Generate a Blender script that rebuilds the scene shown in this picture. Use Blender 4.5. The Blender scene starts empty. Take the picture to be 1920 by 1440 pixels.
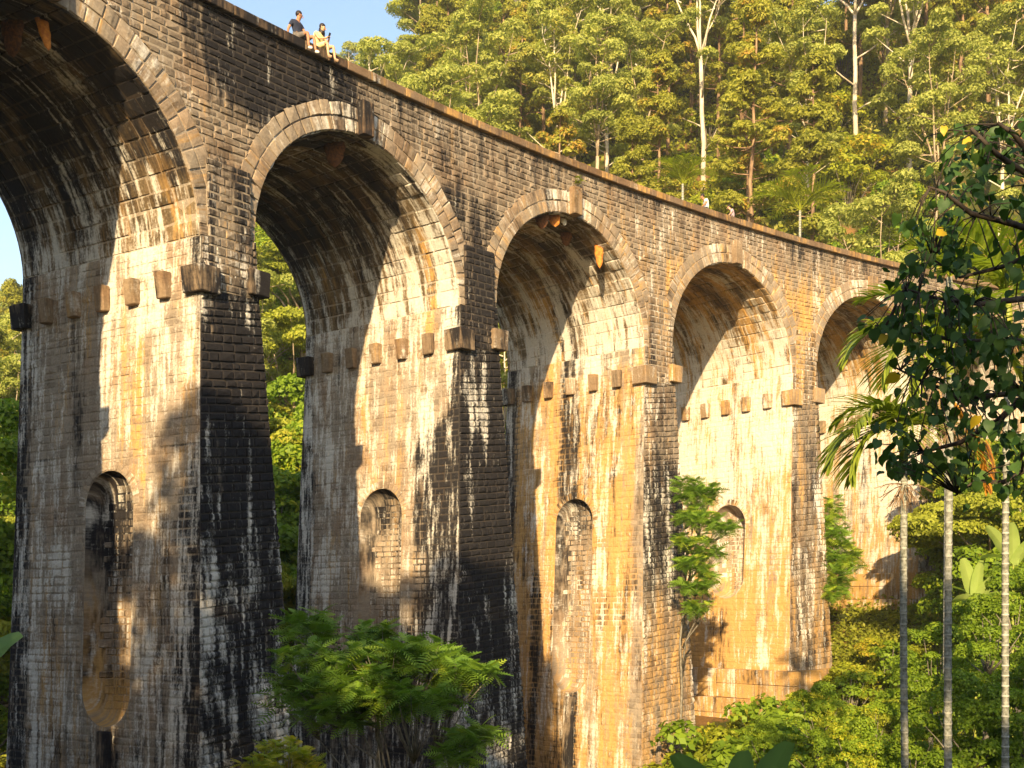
import bpy, math, random
import numpy as np
from mathutils import Vector, Matrix
R_ = random.Random(7)
RN = np.random.default_rng(7)
S = bpy.context.scene
COL = S.collection

# ------------------------------------------------------------------ camera, sky, sun, exposure
CAM = Vector((-9.0653, -23.2174, -8.1356))
YAW, PITCH, ROLL, FPX = 1.0965, -0.0492, -0.0104, 2179.75
cam = bpy.data.objects.new('camera', bpy.data.cameras.new('camera'))
COL.objects.link(cam)
fw = Vector((math.sin(YAW)*math.cos(PITCH), math.cos(YAW)*math.cos(PITCH), math.sin(PITCH)))
rt = Vector((math.cos(YAW), -math.sin(YAW), 0)); up = rt.cross(fw)
r2 = math.cos(ROLL)*rt + math.sin(ROLL)*up; u2 = -math.sin(ROLL)*rt + math.cos(ROLL)*up
m = Matrix((r2, u2, -fw)).transposed().to_4x4(); m.translation = CAM
cam.matrix_world = m
cam.data.sensor_width = 36; cam.data.lens = FPX/1920*36
cam.data.shift_x = -10.3/1920; cam.data.shift_y = 510.2/1920
cam.data.clip_start = 0.1; cam.data.clip_end = 3000
S.camera = cam
SUN_AZ, SUN_EL = math.radians(19.5), math.radians(20.2)   # the light travels towards azimuth SUN_AZ from +x
w = bpy.data.worlds.new('World'); S.world = w; w.use_nodes = True
nt = w.node_tree; nt.nodes.clear()
sky = nt.nodes.new('ShaderNodeTexSky'); sky.sky_type = 'NISHITA'; sky.sun_disc = False
sky.sun_elevation = SUN_EL
sky.sun_rotation = math.radians(90) - (SUN_AZ + math.pi)
sky.air_density = 1.1; sky.dust_density = .9; sky.ozone_density = 1.0
bg = nt.nodes.new('ShaderNodeBackground'); bg.inputs[1].default_value = 0.12
wo = nt.nodes.new('ShaderNodeOutputWorld')
nt.links.new(sky.outputs[0], bg.inputs[0]); nt.links.new(bg.outputs[0], wo.inputs[0])
sl = bpy.data.lights.new('sun', 'SUN'); sl.energy = 5.0; sl.angle = math.radians(0.6); sl.color = (1.0, 0.755, 0.43)
sun = bpy.data.objects.new('sun', sl); COL.objects.link(sun)
LD = Vector((math.cos(SUN_EL)*math.cos(SUN_AZ), math.cos(SUN_EL)*math.sin(SUN_AZ), -math.sin(SUN_EL)))
sun.rotation_euler = LD.to_track_quat('-Z', 'Y').to_euler(); sun.location = (-60, -40, 50)
S.view_settings.view_transform = 'Standard'; S.view_settings.look = 'None'
S.view_settings.gamma = 1; S.view_settings.use_curve_mapping = False
S.view_settings.exposure = 1.25
S.cycles.max_bounces = 6; S.cycles.transparent_max_bounces = 6

def project(X):
    d = np.atleast_2d(X) - np.array(CAM)
    zc = d @ np.array(fw)
    return np.c_[970.3 + FPX*(d @ np.array(r2))/zc, 1230.2 - FPX*(d @ np.array(u2))/zc, zc]
def at_px(px, dist):
    az = YAW + math.atan((px - 970.3)/FPX)
    return CAM.x + dist*math.sin(az), CAM.y + dist*math.cos(az)
def pt_px(px, py, depth):
    v = fw + r2*((px-970.3)/FPX) + u2*((1230.2-py)/FPX)
    return CAM + v*depth

HAZE = 0.0004
def haze_box():
    x0, x1, y0, y1, z0, z1 = -125, 425, -165, 385, -25, 130
    me = bpy.data.meshes.new('haze'); V = [(x, y, z) for z in (z0, z1) for x, y in ((x0, y0), (x1, y0), (x1, y1), (x0, y1))]
    me.from_pydata(V, [], [(3, 2, 1, 0), (4, 5, 6, 7), (0, 1, 5, 4), (1, 2, 6, 5), (2, 3, 7, 6), (3, 0, 4, 7)])
    mt = bpy.data.materials.new('haze'); mt.use_nodes = True; n_ = mt.node_tree; n_.nodes.clear(); o_ = n_.nodes.new('ShaderNodeOutputMaterial'); v_ = n_.nodes.new('ShaderNodeVolumePrincipled')
    v_.inputs['Color'].default_value = (.95, .93, .88, 1); v_.inputs['Density'].default_value = HAZE; v_.inputs['Anisotropy'].default_value = .2
    n_.links.new(v_.outputs[0], o_.inputs['Volume']); me.materials.append(mt); o = bpy.data.objects.new('haze', me); COL.objects.link(o); o['kind'] = 'stuff'; o['label'] = 'thin golden air over the valley'
haze_box()
# ------------------------------------------------------------------ object helpers
def tag(o, label=None, cat=None, group=None, kind=None):
    if label: o['label'] = label
    if cat: o['category'] = cat
    if group: o['group'] = group
    if kind: o['kind'] = kind
    return o
def empty(name, loc=(0, 0, 0), rz=0, parent=None):
    o = bpy.data.objects.new(name, None); COL.objects.link(o)
    o.location = loc; o.rotation_euler = (0, 0, rz); o.empty_display_size = .3
    if parent: o.parent = parent
    return o
def link(name, me, parent=None, loc=None):
    o = bpy.data.objects.new(name, me); COL.objects.link(o)
    if parent: o.parent = parent
    if loc is not None: o.location = loc
    return o
def mesh(name, V, F, mats, smooth=False, col=None, flow=None, mi=None, colname='stain'):
    me = bpy.data.meshes.new(name)
    me.from_pydata([tuple(map(float, v)) for v in V] if not isinstance(V, np.ndarray) else V.tolist(), [], F)
    if not isinstance(mats, (list, tuple)): mats = [mats]
    for x in mats: me.materials.append(x)
    if mi is not None: me.polygons.foreach_set('material_index', mi)
    if smooth: me.polygons.foreach_set('use_smooth', [True]*len(me.polygons))
    if col is not None:
        a = me.color_attributes.new(colname, 'FLOAT_COLOR', 'POINT'); a.data.foreach_set('color', np.asarray(col, np.float32).ravel())
    if flow is not None:
        a = me.attributes.new('flow', 'FLOAT_VECTOR', 'POINT'); a.data.foreach_set('vector', np.asarray(flow, np.float32).ravel())
    me.update(); return me
def copy_tree(o, parent=None):
    c = o.copy(); COL.objects.link(c)
    if parent: c.parent = parent
    for ch in o.children: copy_tree(ch, c)
    return c

# ------------------------------------------------------------------ node helpers
class NB:
    def __init__(s, name):
        s.m = bpy.data.materials.new(name); s.m.use_nodes = True; s.t = s.m.node_tree; s.t.nodes.clear()
        s.out = s.n('ShaderNodeOutputMaterial')
    def n(s, ty, **k):
        x = s.t.nodes.new(ty)
        for a, b in k.items(): setattr(x, a, b)
        return x
    def l(s, a, b): s.t.links.new(a, b)
    def val(s, sock, v):
        if hasattr(v, 'links') or hasattr(v, 'is_linked'): s.l(v, sock)
        else: sock.default_value = v
    def math(s, op, a, b=None, c=None, clamp=False):
        x = s.n('ShaderNodeMath', operation=op, use_clamp=clamp)
        s.val(x.inputs[0], a)
        if b is not None: s.val(x.inputs[1], b)
        if c is not None: s.val(x.inputs[2], c)
        return x.outputs[0]
    def mix(s, f, a, b, mode='MIX'):
        x = s.n('ShaderNodeMix', data_type='RGBA', blend_type=mode)
        s.val(x.inputs[0], f); s.val(x.inputs[6], a if not isinstance(a, tuple) else (*a, 1)[:4]); s.val(x.inputs[7], b if not isinstance(b, tuple) else (*b, 1)[:4])
        return x.outputs[2]
    def noise(s, vec, scale=1, detail=3, rough=.55, dist=0):
        x = s.n('ShaderNodeTexNoise'); s.l(vec, x.inputs['Vector'])
        x.inputs['Scale'].default_value = scale; x.inputs['Detail'].default_value = detail
        x.inputs['Roughness'].default_value = rough; x.inputs['Distortion'].default_value = dist
        return x.outputs['Fac']
    def scalev(s, vec, sc, off=(0, 0, 0)):
        x = s.n('ShaderNodeMapping'); s.l(vec, x.inputs[0]); x.inputs['Scale'].default_value = sc; x.inputs['Location'].default_value = off
        return x.outputs[0]
    def ss(s, v, lo, hi):
        x = s.n('ShaderNodeMapRange', interpolation_type='SMOOTHSTEP')
        s.val(x.inputs[0], v); x.inputs[1].default_value = lo; x.inputs[2].default_value = hi
        return x.outputs[0]
    def bsdf(s, col, rough=.85, spec=.3, normal=None, sub=None):
        b = s.n('ShaderNodeBsdfPrincipled'); s.val(b.inputs['Base Color'], col if not isinstance(col, tuple) else (*col, 1)[:4])
        s.val(b.inputs['Roughness'], rough); b.inputs['Specular IOR Level'].default_value = spec
        if normal: s.l(normal, b.inputs['Normal'])
        s.l(b.outputs[0], s.out.inputs[0]); return b
    def bump(s, h, dist=.02, strength=.6):
        x = s.n('ShaderNodeBump'); x.inputs['Distance'].default_value = dist; x.inputs['Strength'].default_value = strength
        s.l(h, x.inputs['Height']); return x.outputs[0]

def masonry(name, lo, hi, mortar=False, gain=1.0):
    """weathered stone: 'stain' holds black grime (with painted soffit shade), white lime (with a painted sunlit patch) and ochre amounts plus one value per stone; 'flow' runs down the surface"""
    b = NB(name)
    st = b.n('ShaderNodeAttribute', attribute_name='stain'); fl = b.n('ShaderNodeAttribute', attribute_name='flow')
    sp = b.n('ShaderNodeSeparateColor'); b.l(st.outputs['Color'], sp.inputs[0])
    blk, wht, och, rnd = sp.outputs[0], sp.outputs[1], sp.outputs[2], st.outputs['Alpha']
    F = fl.outputs['Vector']
    fine = b.noise(b.scalev(F, (14, 14, 1)), 1, 5, .65)
    streak = b.noise(b.scalev(F, (7.5, .75, 1)), 1, 5, .62)
    streak2 = b.noise(b.scalev(F, (13, 1.5, 1), (31, 7, 3)), 1, 5, .6)
    patch = b.noise(b.scalev(F, (1.7, 1.3, 1), (5, 9, 2)), 1, 4, .6)
    patch2 = b.noise(b.scalev(F, (.9, .45, 1), (15, 19, 2)), 1, 3, .6)
    wide = b.noise(b.scalev(F, (2.1, .16, 1), (11, 3, 4)), 1, 4, .6, .3)
    wide2 = b.noise(b.scalev(F, (1.5, .13, 1), (41, 23, 9)), 1, 4, .6, .3)
    wide3 = b.noise(b.scalev(F, (1.9, .15, 1), (71, 53, 19)), 1, 4, .6, .3)
    tone = b.math('ADD', b.math('MULTIPLY', rnd, .32), b.math('MULTIPLY', b.math('SUBTRACT', patch, .32), 1.1))
    tone = b.math('ADD', tone, b.math('MULTIPLY', b.math('SUBTRACT', fine, .5), 1.1), clamp=True)
    col = b.mix(tone, lo, hi)
    hue = b.ss(patch2, .42, .68)
    col = b.mix(b.math('MULTIPLY', hue, .35), col, b.mix(1.0, col, (.95, .62, .36), 'MULTIPLY'))
    # ochre
    of = b.math('ADD', b.math('MULTIPLY', och, 1.5), b.math('MULTIPLY', b.math('SUBTRACT', streak2, .5), 1.6))
    of = b.math('ADD', of, b.math('MULTIPLY', b.math('SUBTRACT', wide3, .5), 2.2))
    of = b.ss(b.math('ADD', of, b.math('MULTIPLY', b.math('SUBTRACT', patch, .5), .9)), .25, 1.0)
    col = b.mix(b.math('MULTIPLY', of, .85), col, b.mix(fine, (.37, .18, .045), (.64, .40, .13)))
    # white lime runs, plus the painted sunlit patch
    wf = b.math('ADD', b.math('MULTIPLY', wht, 1.25), b.math('MULTIPLY', b.math('SUBTRACT', streak, .5), 2.6))
    wf = b.math('ADD', wf, b.math('MULTIPLY', b.math('SUBTRACT', patch, .5), 1.3))
    wf = b.math('ADD', wf, b.math('MULTIPLY', b.math('SUBTRACT', fine, .5), .8))
    wf = b.math('ADD', wf, b.math('MULTIPLY', b.math('SUBTRACT', b.noise(b.scalev(F, (.8, .28, 1), (3, 29, 2)), 1, 3, .55), .5), 1.3))
    wf = b.math('ADD', wf, b.math('MULTIPLY', b.math('SUBTRACT', wide2, .5), 2.2))
    wf = b.ss(wf, .48, 1.22)
    # black grime, plus the painted soffit shade
    bf = b.math('ADD', b.math('MULTIPLY', blk, 1.35), b.math('MULTIPLY', b.math('SUBTRACT', streak2, .5), 1.5))
    bf = b.math('ADD', bf, b.math('MULTIPLY', b.math('SUBTRACT', patch, .5), 1.3))
    bf = b.math('ADD', bf, b.math('MULTIPLY', b.math('SUBTRACT', patch2, .5), 1.1))
    bf = b.math('ADD', bf, b.math('MULTIPLY', b.math('SUBTRACT', rnd, .5), -.35))
    bf = b.math('ADD', bf, b.math('MULTIPLY', b.math('SUBTRACT', wide, .5), 2.4))
    bf = b.ss(bf, .26, 1.12)
    col = b.mix(b.math('MULTIPLY', bf, .985 if not mortar else .88), col, b.mix(fine, (.006, .006, .008), (.028, .026, .027)))
    col = b.mix(b.math('MULTIPLY', wf, .85), col, b.mix(fine, (.42, .38, .32), (.78, .74, .66)))
    hgt = b.math('ADD', b.math('MULTIPLY', fine, .7), b.math('MULTIPLY', b.noise(b.scalev(F, (45, 45, 1)), 1, 3), .3))
    b.bsdf(col, .92, .08, b.bump(hgt, .03, .6))
    return b.m
M = {}
M['stone'] = masonry('weathered_granite', (.115, .090, .066), (.36, .29, .215))
M['reveal'] = masonry('limewashed_stone', (.18, .145, .108), (.44, .36, .27))
M['soffit'] = masonry('soffit_stone', (.055, .040, .022), (.27, .195, .11))  # base darkened to put the shade under the vaults into the colour
M['ring'] = masonry('dressed_stone', (.17, .135, .10), (.44, .36, .265))
M['mortar'] = masonry('lime_mortar', (.22, .18, .135), (.42, .35, .26), True)
M['coping'] = masonry('coping_stone', (.11, .075, .048), (.26, .185, .12))
M['corbel'] = masonry('corbel_stone', (.17, .115, .07), (.38, .29, .19))
M['plaster'] = masonry('rendered_stone', (.20, .15, .10), (.46, .37, .27))

def simple(name, c0, c1, scale=6, rough=.8, spec=.3, bump=.01, sv=(1, 1, 1)):
    b = NB(name); tc = b.n('ShaderNodeTexCoord'); v = b.scalev(tc.outputs['Object'], sv)
    f = b.noise(v, scale, 4, .6)
    b.bsdf(b.mix(b.ss(f, .3, .7), c0, c1), rough, spec, b.bump(f, bump, .6)); return b.m
def leafmat(name, c0, c1, c2=None, trans=.35, rough=.5, spec=.35, c2f=.2, tcol=None):
    """leaf colour from a per-leaf value (tint.r), a per-clump value (tint.g) and the tree's own random value"""
    b = NB(name)
    a = b.n('ShaderNodeAttribute', attribute_name='tint'); sp = b.n('ShaderNodeSeparateColor'); b.l(a.outputs['Color'], sp.inputs[0])
    oi = b.n('ShaderNodeObjectInfo')
    f = b.math('ADD', b.math('MULTIPLY', sp.outputs[0], .55), b.math('MULTIPLY', sp.outputs[1], .3))
    f = b.math('ADD', f, b.math('MULTIPLY', oi.outputs['Random'], .25), clamp=True)
    col = b.mix(f, c0, c1)
    if c2:
        g = b.math('ADD', sp.outputs[2], b.math('MULTIPLY', b.math('SUBTRACT', oi.outputs['Random'], .5), .35))
        col = b.mix(b.ss(g, 1-c2f-.12, 1-c2f+.12), col, c2)
    d = b.n('ShaderNodeBsdfPrincipled'); b.l(col, d.inputs['Base Color']); d.inputs['Roughness'].default_value = rough
    d.inputs['Specular IOR Level'].default_value = spec
    t = b.n('ShaderNodeBsdfTranslucent'); b.l(b.mix(1.0, col, tcol or (1.25, 1.4, .5), 'MULTIPLY'), t.inputs[0])
    x = b.n('ShaderNodeMixShader'); x.inputs[0].default_value = trans
    b.l(d.outputs[0], x.inputs[1]); b.l(t.outputs[0], x.inputs[2]); b.l(x.outputs[0], b.out.inputs[0])
    return b.m
M['leaf_pine'] = leafmat('leaf_pine', (.17, .185, .022), (.42, .40, .06), (.42, .26, .045), c2f=.13, trans=.4, spec=.15)
M['leaf_euc'] = leafmat('leaf_eucalyptus', (.20, .23, .045), (.47, .48, .12), (.44, .38, .07), c2f=.08, trans=.4, spec=.15)
M['leaf_umb'] = leafmat('leaf_umbrella', (.18, .21, .022), (.46, .47, .06), (.45, .38, .04), c2f=.08, trans=.4, spec=.15)
M['leaf_broad'] = leafmat('leaf_broad', (.08, .15, .012), (.28, .38, .03), (.42, .42, .03), c2f=.1, trans=.4, spec=.2)
M['leaf_shrub'] = leafmat('leaf_shrub', (.14, .18, .014), (.40, .42, .035), (.5, .38, .04), c2f=.14, trans=.4, spec=.15)
M['leaf_acacia'] = leafmat('leaf_acacia', (.07, .15, .016), (.26, .40, .045), (.36, .44, .04), c2f=.18)
M['leaf_palm'] = leafmat('leaf_palm', (.13, .19, .02), (.36, .41, .05), None, trans=.4, rough=.4)
M['leaf_heart'] = leafmat('leaf_heart', (.022, .062, .014), (.085, .16, .035), None, trans=.3, rough=.5, spec=.25)
M['leaf_yellow'] = leafmat('leaf_yellow', (.5, .36, .02), (.6, .42, .03), None, trans=.35)
M['leaf_banana'] = leafmat('leaf_banana', (.09, .17, .06), (.17, .29, .10), None, trans=.35, rough=.4)
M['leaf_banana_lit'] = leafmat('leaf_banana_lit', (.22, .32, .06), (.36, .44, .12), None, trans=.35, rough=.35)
M['leaf_dead'] = leafmat('leaf_dead', (.36, .15, .02), (.60, .28, .03), None, trans=.3)
M['leaf_cover'] = leafmat('leaf_cover', (.12, .16, .016), (.38, .38, .05), (.55, .46, .14), c2f=.16, trans=.4, spec=.15)
M['flower'] = simple('white_flower', (.7, .68, .5), (.8, .78, .6))
M['bark_white'] = simple('bark_white', (.40, .33, .24), (.68, .60, .48), 3, .7, sv=(1, 1, .3))
M['bark_pale'] = simple('bark_pale', (.20, .145, .09), (.45, .36, .25), 3, .8, sv=(1, 1, .3))
M['bark_brown'] = simple('bark_brown', (.12, .07, .04), (.32, .21, .12), 5, .9, sv=(1, 1, .3))
M['bark_grey'] = simple('bark_grey', (.10, .085, .06), (.26, .23, .18), 14, .9, sv=(1, 1, .5))
M['bark_dark'] = simple('bark_dark', (.03, .022, .016), (.08, .06, .045), 14, .9)
def palm_bark():
    b = NB('palm_bark'); tc = b.n('ShaderNodeTexCoord'); v = tc.outputs['Object']; sx = b.n('ShaderNodeSeparateXYZ'); b.l(v, sx.inputs[0])
    f = b.noise(v, 22, 4, .6); z = b.math('FRACT', b.math('DIVIDE', sx.outputs[2], .145))
    c = b.mix(b.ss(f, .3, .7), (.12, .12, .09), (.32, .32, .27)); c = b.mix(b.math('MULTIPLY', b.math('LESS_THAN', z, .15), .7), c, (.5, .49, .42))
    b.bsdf(c, .85, .3, b.bump(f, .01)); return b.m
M['palm_bark'] = palm_bark()
M['palm_ring'] = simple('palm_ring', (.28, .27, .23), (.42, .41, .36), 20, .85)
M['palm_sheath'] = simple('palm_sheath', (.16, .20, .03), (.30, .30, .05), 6, .5)
M['comb'] = simple('honeycomb', (.05, .02, .008), (.20, .075, .02), 14, .85, bump=.03)
M['comb_bright'] = simple('honeycomb_bright', (.34, .10, .015), (.60, .24, .04), 9, .8, bump=.03)
M['comb_white'] = simple('honeycomb_white', (.6, .55, .48), (.8, .77, .7), 14, .7)
M['skin'] = simple('skin', (.34, .155, .08), (.40, .19, .10), 8, .55)
M['skin_light'] = simple('skin_light', (.50, .28, .16), (.56, .33, .2), 8, .55)
M['hair'] = simple('hair', (.012, .009, .008), (.03, .02, .018), 20, .5)
M['navy'] = simple('navy_cloth', (.014, .018, .035), (.03, .035, .06), 12, .9)
M['grey_cloth'] = simple('grey_cloth', (.10, .085, .075), (.16, .14, .12), 12, .9)
M['white_cloth'] = simple('white_cloth', (.78, .77, .74), (.84, .83, .8), 12, .9)
M['yellow_cloth'] = simple('yellow_cloth', (.68, .56, .22), (.76, .66, .32), 12, .9)
M['lilac_cloth'] = simple('lilac_cloth', (.30, .22, .26), (.40, .31, .34), 12, .9)
M['shoe'] = simple('shoe_white', (.6, .57, .54), (.75, .72, .7), 12, .7)
M['dark_plastic'] = simple('dark_plastic', (.02, .02, .022), (.04, .04, .045), 12, .3)
def ground_mat():
    b = NB('soil'); tc = b.n('ShaderNodeTexCoord'); v = tc.outputs['Object']
    f = b.noise(v, .35, 6, .65); g = b.noise(v, 3, 5, .65)
    c = b.mix(g, (.11, .06, .022), (.28, .155, .055))
    c = b.mix(b.ss(f, .36, .52), c, b.mix(g, (.02, .028, .006), (.075, .085, .018)))
    b.bsdf(c, .95, .1, b.bump(g, .2, .8)); return b.m
M['soil'] = ground_mat()

# ------------------------------------------------------------------ viaduct geometry
A, PP, KAP, W = 4.57, 11.1176, 0.0077, 7.6831
ZS, ZT, BL, BF, RISE, N0, G, U0 = 1.5569, 7.967, 0.0555, 0.0278, 4.3717, 0.06, 0.0252, 0.0823
RR = 1/KAP
def Parch(k, u, n, z):
    """arch k frame: u along the bridge, n into it, z above the impost"""
    u, n, z = np.broadcast_arrays(np.asarray(u, float), n, z)
    th = k*PP*KAP; T = np.array([math.cos(th), -math.sin(th)]); N = np.array([math.sin(th), math.cos(th)])
    C = np.array([RR*math.sin(th), -RR+RR*math.cos(th)])
    nn = n - u*u*KAP/2
    x = C[0]+u*T[0]+nn*N[0]; y = C[1]+u*T[1]+nn*N[1]
    return np.stack([x, y, z+G*k*PP], -1)
def Pcurve(s, n, v):
    s, n, v = np.broadcast_arrays(np.asarray(s, float), n, v)
    th = s*KAP
    return np.stack([(RR+n)*np.sin(th), -RR+(RR+n)*np.cos(th), v+G*s], -1)
def hw(z):
    z = np.asarray(z, float)
    return np.where(z < 0, A-U0+BL*z, A-U0+U0*np.clip(z, 0, ZS)/ZS)
def nf(z): return np.where(np.asarray(z) < 0, BF*np.asarray(z, float)-N0, -N0+0*np.asarray(z, float))
BASE = {-1: -12, 0: -14.5, 1: -17.5, 2: -18.5, 3: -18.5, 4: -12.9, 5: -8.32, 6: -10, 7: -8}   # pier k is right of arch k

# low-frequency value noise for laying out stains
_tab = RN.random((64, 64))
def vnoise(x, y, sc=1, seed=0):
    x = np.asarray(x, float)*sc+seed*7.31+100; y = np.asarray(y, float)*sc+seed*3.7+100
    xi, yi = np.floor(x).astype(int), np.floor(y).astype(int); fx, fy = x-xi, y-yi
    fx = fx*fx*(3-2*fx); fy = fy*fy*(3-2*fy)
    t = lambda i, j: _tab[i % 64, j % 64]
    return (t(xi, yi)*(1-fx)+t(xi+1, yi)*fx)*(1-fy)+(t(xi, yi+1)*(1-fx)+t(xi+1, yi+1)*fx)*fy
def bx(v, a, b, s=.3):
    v = np.asarray(v, float)
    return np.clip((v-a)/s+.5, 0, 1)*np.clip((b-v)/s+.5, 0, 1)

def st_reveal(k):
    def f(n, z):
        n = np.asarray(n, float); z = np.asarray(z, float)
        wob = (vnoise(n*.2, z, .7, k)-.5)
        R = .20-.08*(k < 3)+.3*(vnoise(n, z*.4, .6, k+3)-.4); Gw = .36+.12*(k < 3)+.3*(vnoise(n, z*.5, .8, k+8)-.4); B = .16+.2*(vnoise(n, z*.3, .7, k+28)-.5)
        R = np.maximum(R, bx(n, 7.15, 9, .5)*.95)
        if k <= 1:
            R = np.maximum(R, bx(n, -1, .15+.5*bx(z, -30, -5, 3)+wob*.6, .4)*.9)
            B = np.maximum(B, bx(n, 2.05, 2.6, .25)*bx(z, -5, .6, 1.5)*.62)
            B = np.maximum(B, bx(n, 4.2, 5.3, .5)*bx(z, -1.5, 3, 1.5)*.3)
            Gw = np.maximum(Gw, bx(n, .6, 4.2, .6)*bx(z, -4.2, 1.5, 1.5)*.62)  # white raised here to paint the sunlit patch brighter
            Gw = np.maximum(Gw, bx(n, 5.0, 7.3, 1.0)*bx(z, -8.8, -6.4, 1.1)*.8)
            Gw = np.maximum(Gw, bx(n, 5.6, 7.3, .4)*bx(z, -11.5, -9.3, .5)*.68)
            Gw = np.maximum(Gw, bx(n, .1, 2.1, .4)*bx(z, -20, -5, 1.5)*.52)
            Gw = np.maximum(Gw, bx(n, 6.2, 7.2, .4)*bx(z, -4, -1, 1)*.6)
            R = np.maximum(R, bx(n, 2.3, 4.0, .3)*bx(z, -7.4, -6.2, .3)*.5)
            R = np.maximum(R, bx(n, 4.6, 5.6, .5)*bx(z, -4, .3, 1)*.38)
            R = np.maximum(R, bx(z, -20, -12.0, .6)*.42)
        if k == 2:
            edge = np.interp(z, [-20, -12, -10, -9, -8, -6, -5, -3, -1.5, 0], [3.2, 3.0, 2.6, 1.6, 1.6, 1.9, 1.6, 1.1, .5, .1])
            R = np.maximum(R, bx(n, -1, edge+wob*1.6, 1.0)*1.1)
            B = np.maximum(B, bx(n, 1.25, 1.7, .2)*bx(z, .5, 4.2, 1)*.7)
            B = np.maximum(B, bx(n, 2, 5, .6)*bx(z, -9, .2, 1)*.25)
            Gw = np.maximum(Gw, bx(n, 5.3, 7.3, .9)*bx(z, -8.9, -6.3, 1.1)*.78)
            Gw = np.maximum(Gw, bx(n, 4.3, 5.3, .3)*bx(z, -20, 0, 1)*.5)
            R = np.maximum(R, bx(n, 4.2, 4.5, .2)*bx(z, -9, -7, .5)*.55)
            R = np.maximum(R, bx(z, -20, -12.0, .8)*.75)
        if k == 3:
            R = np.maximum(R, bx(n, 3.35, 4.55, .25)*bx(z, -4.9, 4.8, .8)*.8)
            R = np.maximum(R, bx(n, 5.3, 6.0, .3)*bx(z, -20, -7.5, .8)*.8)
            R = np.maximum(R, bx(n, 4.4, 4.9, .3)*bx(z, -20, -9, 1)*.5)
            R = np.maximum(R, bx(n, 3.0, 4.3, .3)*bx(z, -20, -13, .6)*.7)
            R = np.maximum(R, bx(n, .7, 2.2, .3)*bx(z, -10.4, -8.6, .6)*.48)
            B = np.maximum(B, bx(n, 4.4, 5.6, .3)*bx(z, -20, 4, 1)*.6)
            B = np.maximum(B, bx(n, .1, 7.3, .4)*bx(z, -20, 1, 1)*.55)
            B = np.maximum(B, bx(n, .0, .6, .2)*bx(z, -3, 2.5, 1)*.6)
            B = np.maximum(B, bx(n, 0, 5, .5)*bx(z, -20, -9.5, 1)*.5)
            Gw = np.maximum(Gw, bx(n, .9, 2.4, .3)*bx(z, -6.4, -4.6, .3)*.7)
            Gw = np.maximum(Gw, bx(n, .9, 2.8, .3)*bx(z, -8.6, -6.8, .3)*.62)
            Gw = np.maximum(Gw, bx(n, .4, 3.3, .3)*bx(z, -4, -2, .6)*.5)
            Gw = np.maximum(Gw, bx(n, 1.5, 3.3, .3)*bx(z, 0, 8, .6)*.75)
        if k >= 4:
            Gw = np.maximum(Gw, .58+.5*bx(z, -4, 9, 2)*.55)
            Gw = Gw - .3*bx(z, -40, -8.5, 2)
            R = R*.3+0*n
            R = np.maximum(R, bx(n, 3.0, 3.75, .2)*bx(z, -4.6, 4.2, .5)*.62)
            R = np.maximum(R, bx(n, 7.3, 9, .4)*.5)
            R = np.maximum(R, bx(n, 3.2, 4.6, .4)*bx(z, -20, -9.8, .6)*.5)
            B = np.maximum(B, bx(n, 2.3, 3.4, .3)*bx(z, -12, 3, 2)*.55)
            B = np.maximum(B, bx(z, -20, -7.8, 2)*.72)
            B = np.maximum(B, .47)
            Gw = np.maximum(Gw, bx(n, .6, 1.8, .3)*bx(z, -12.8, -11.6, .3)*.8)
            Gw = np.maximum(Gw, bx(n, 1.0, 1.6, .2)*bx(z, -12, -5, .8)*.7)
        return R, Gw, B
    return f
def st_front(k):
    def f(h, z):
        h = np.asarray(h, float); z = np.asarray(z, float)
        v = vnoise(h, z*.4, 1.0, k+20)
        if k <= 1:
            R = 1.15-.1*v-.5*bx(z, 0, 4, 1.5); Gw = .12+.30*bx(z, -30, -6, 2.5)+.25*(v-.5)+.25*bx(z, -1.2, 2, 1.2)
            Gw = np.maximum(Gw, bx(h, -1.8, -.5, .4)*bx(z, -20, -7, 1.5)*.58)
            B = 0*h
        elif k == 2:
            R = .95+.25*bx(z, -30, -1.5, 2.5)+.15*(v-.5); Gw = .13+.24*bx(z, -30, -8, 2)+.25*(v-.5)+.08*bx(z, -2, 6, 1.5); B = .1*bx(z, -3, 8, 2)
        elif k == 3:
            R = .42+.42*bx(z, -8.3, -3.5, 1.5)-.25*bx(z, -30, -9, 1.5)+.2*(v-.5); Gw = .34+.12*bx(z, -9, -4, 2)+.3*(v-.5); B = .15+.2*bx(z, -30, -9, 2)
        else:
            R = .36+.2*(v-.5); Gw = .42+.3*(v-.5); B = .3+0*h
        return R, Gw, B
    return f
def st_spandrel(s, v):
    s = np.asarray(s, float); v = np.asarray(v, float); k = s/PP
    n1 = vnoise(s*.35, v*.8, 1, 41); n2 = vnoise(s, v, .7, 44)
    top = np.clip((v-5.6)/1.9, 0, 1)
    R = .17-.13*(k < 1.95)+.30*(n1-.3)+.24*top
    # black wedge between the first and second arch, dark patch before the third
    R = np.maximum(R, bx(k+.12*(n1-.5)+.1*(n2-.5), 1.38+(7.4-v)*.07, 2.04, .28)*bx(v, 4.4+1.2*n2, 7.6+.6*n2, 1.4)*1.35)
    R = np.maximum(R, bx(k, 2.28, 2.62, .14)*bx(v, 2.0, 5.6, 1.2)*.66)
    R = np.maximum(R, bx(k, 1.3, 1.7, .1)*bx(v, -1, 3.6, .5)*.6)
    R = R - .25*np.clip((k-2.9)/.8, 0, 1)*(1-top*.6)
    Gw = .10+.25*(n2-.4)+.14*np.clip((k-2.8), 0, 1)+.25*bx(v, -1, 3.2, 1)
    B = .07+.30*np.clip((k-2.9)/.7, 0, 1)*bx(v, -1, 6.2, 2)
    return R, Gw, B
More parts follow.
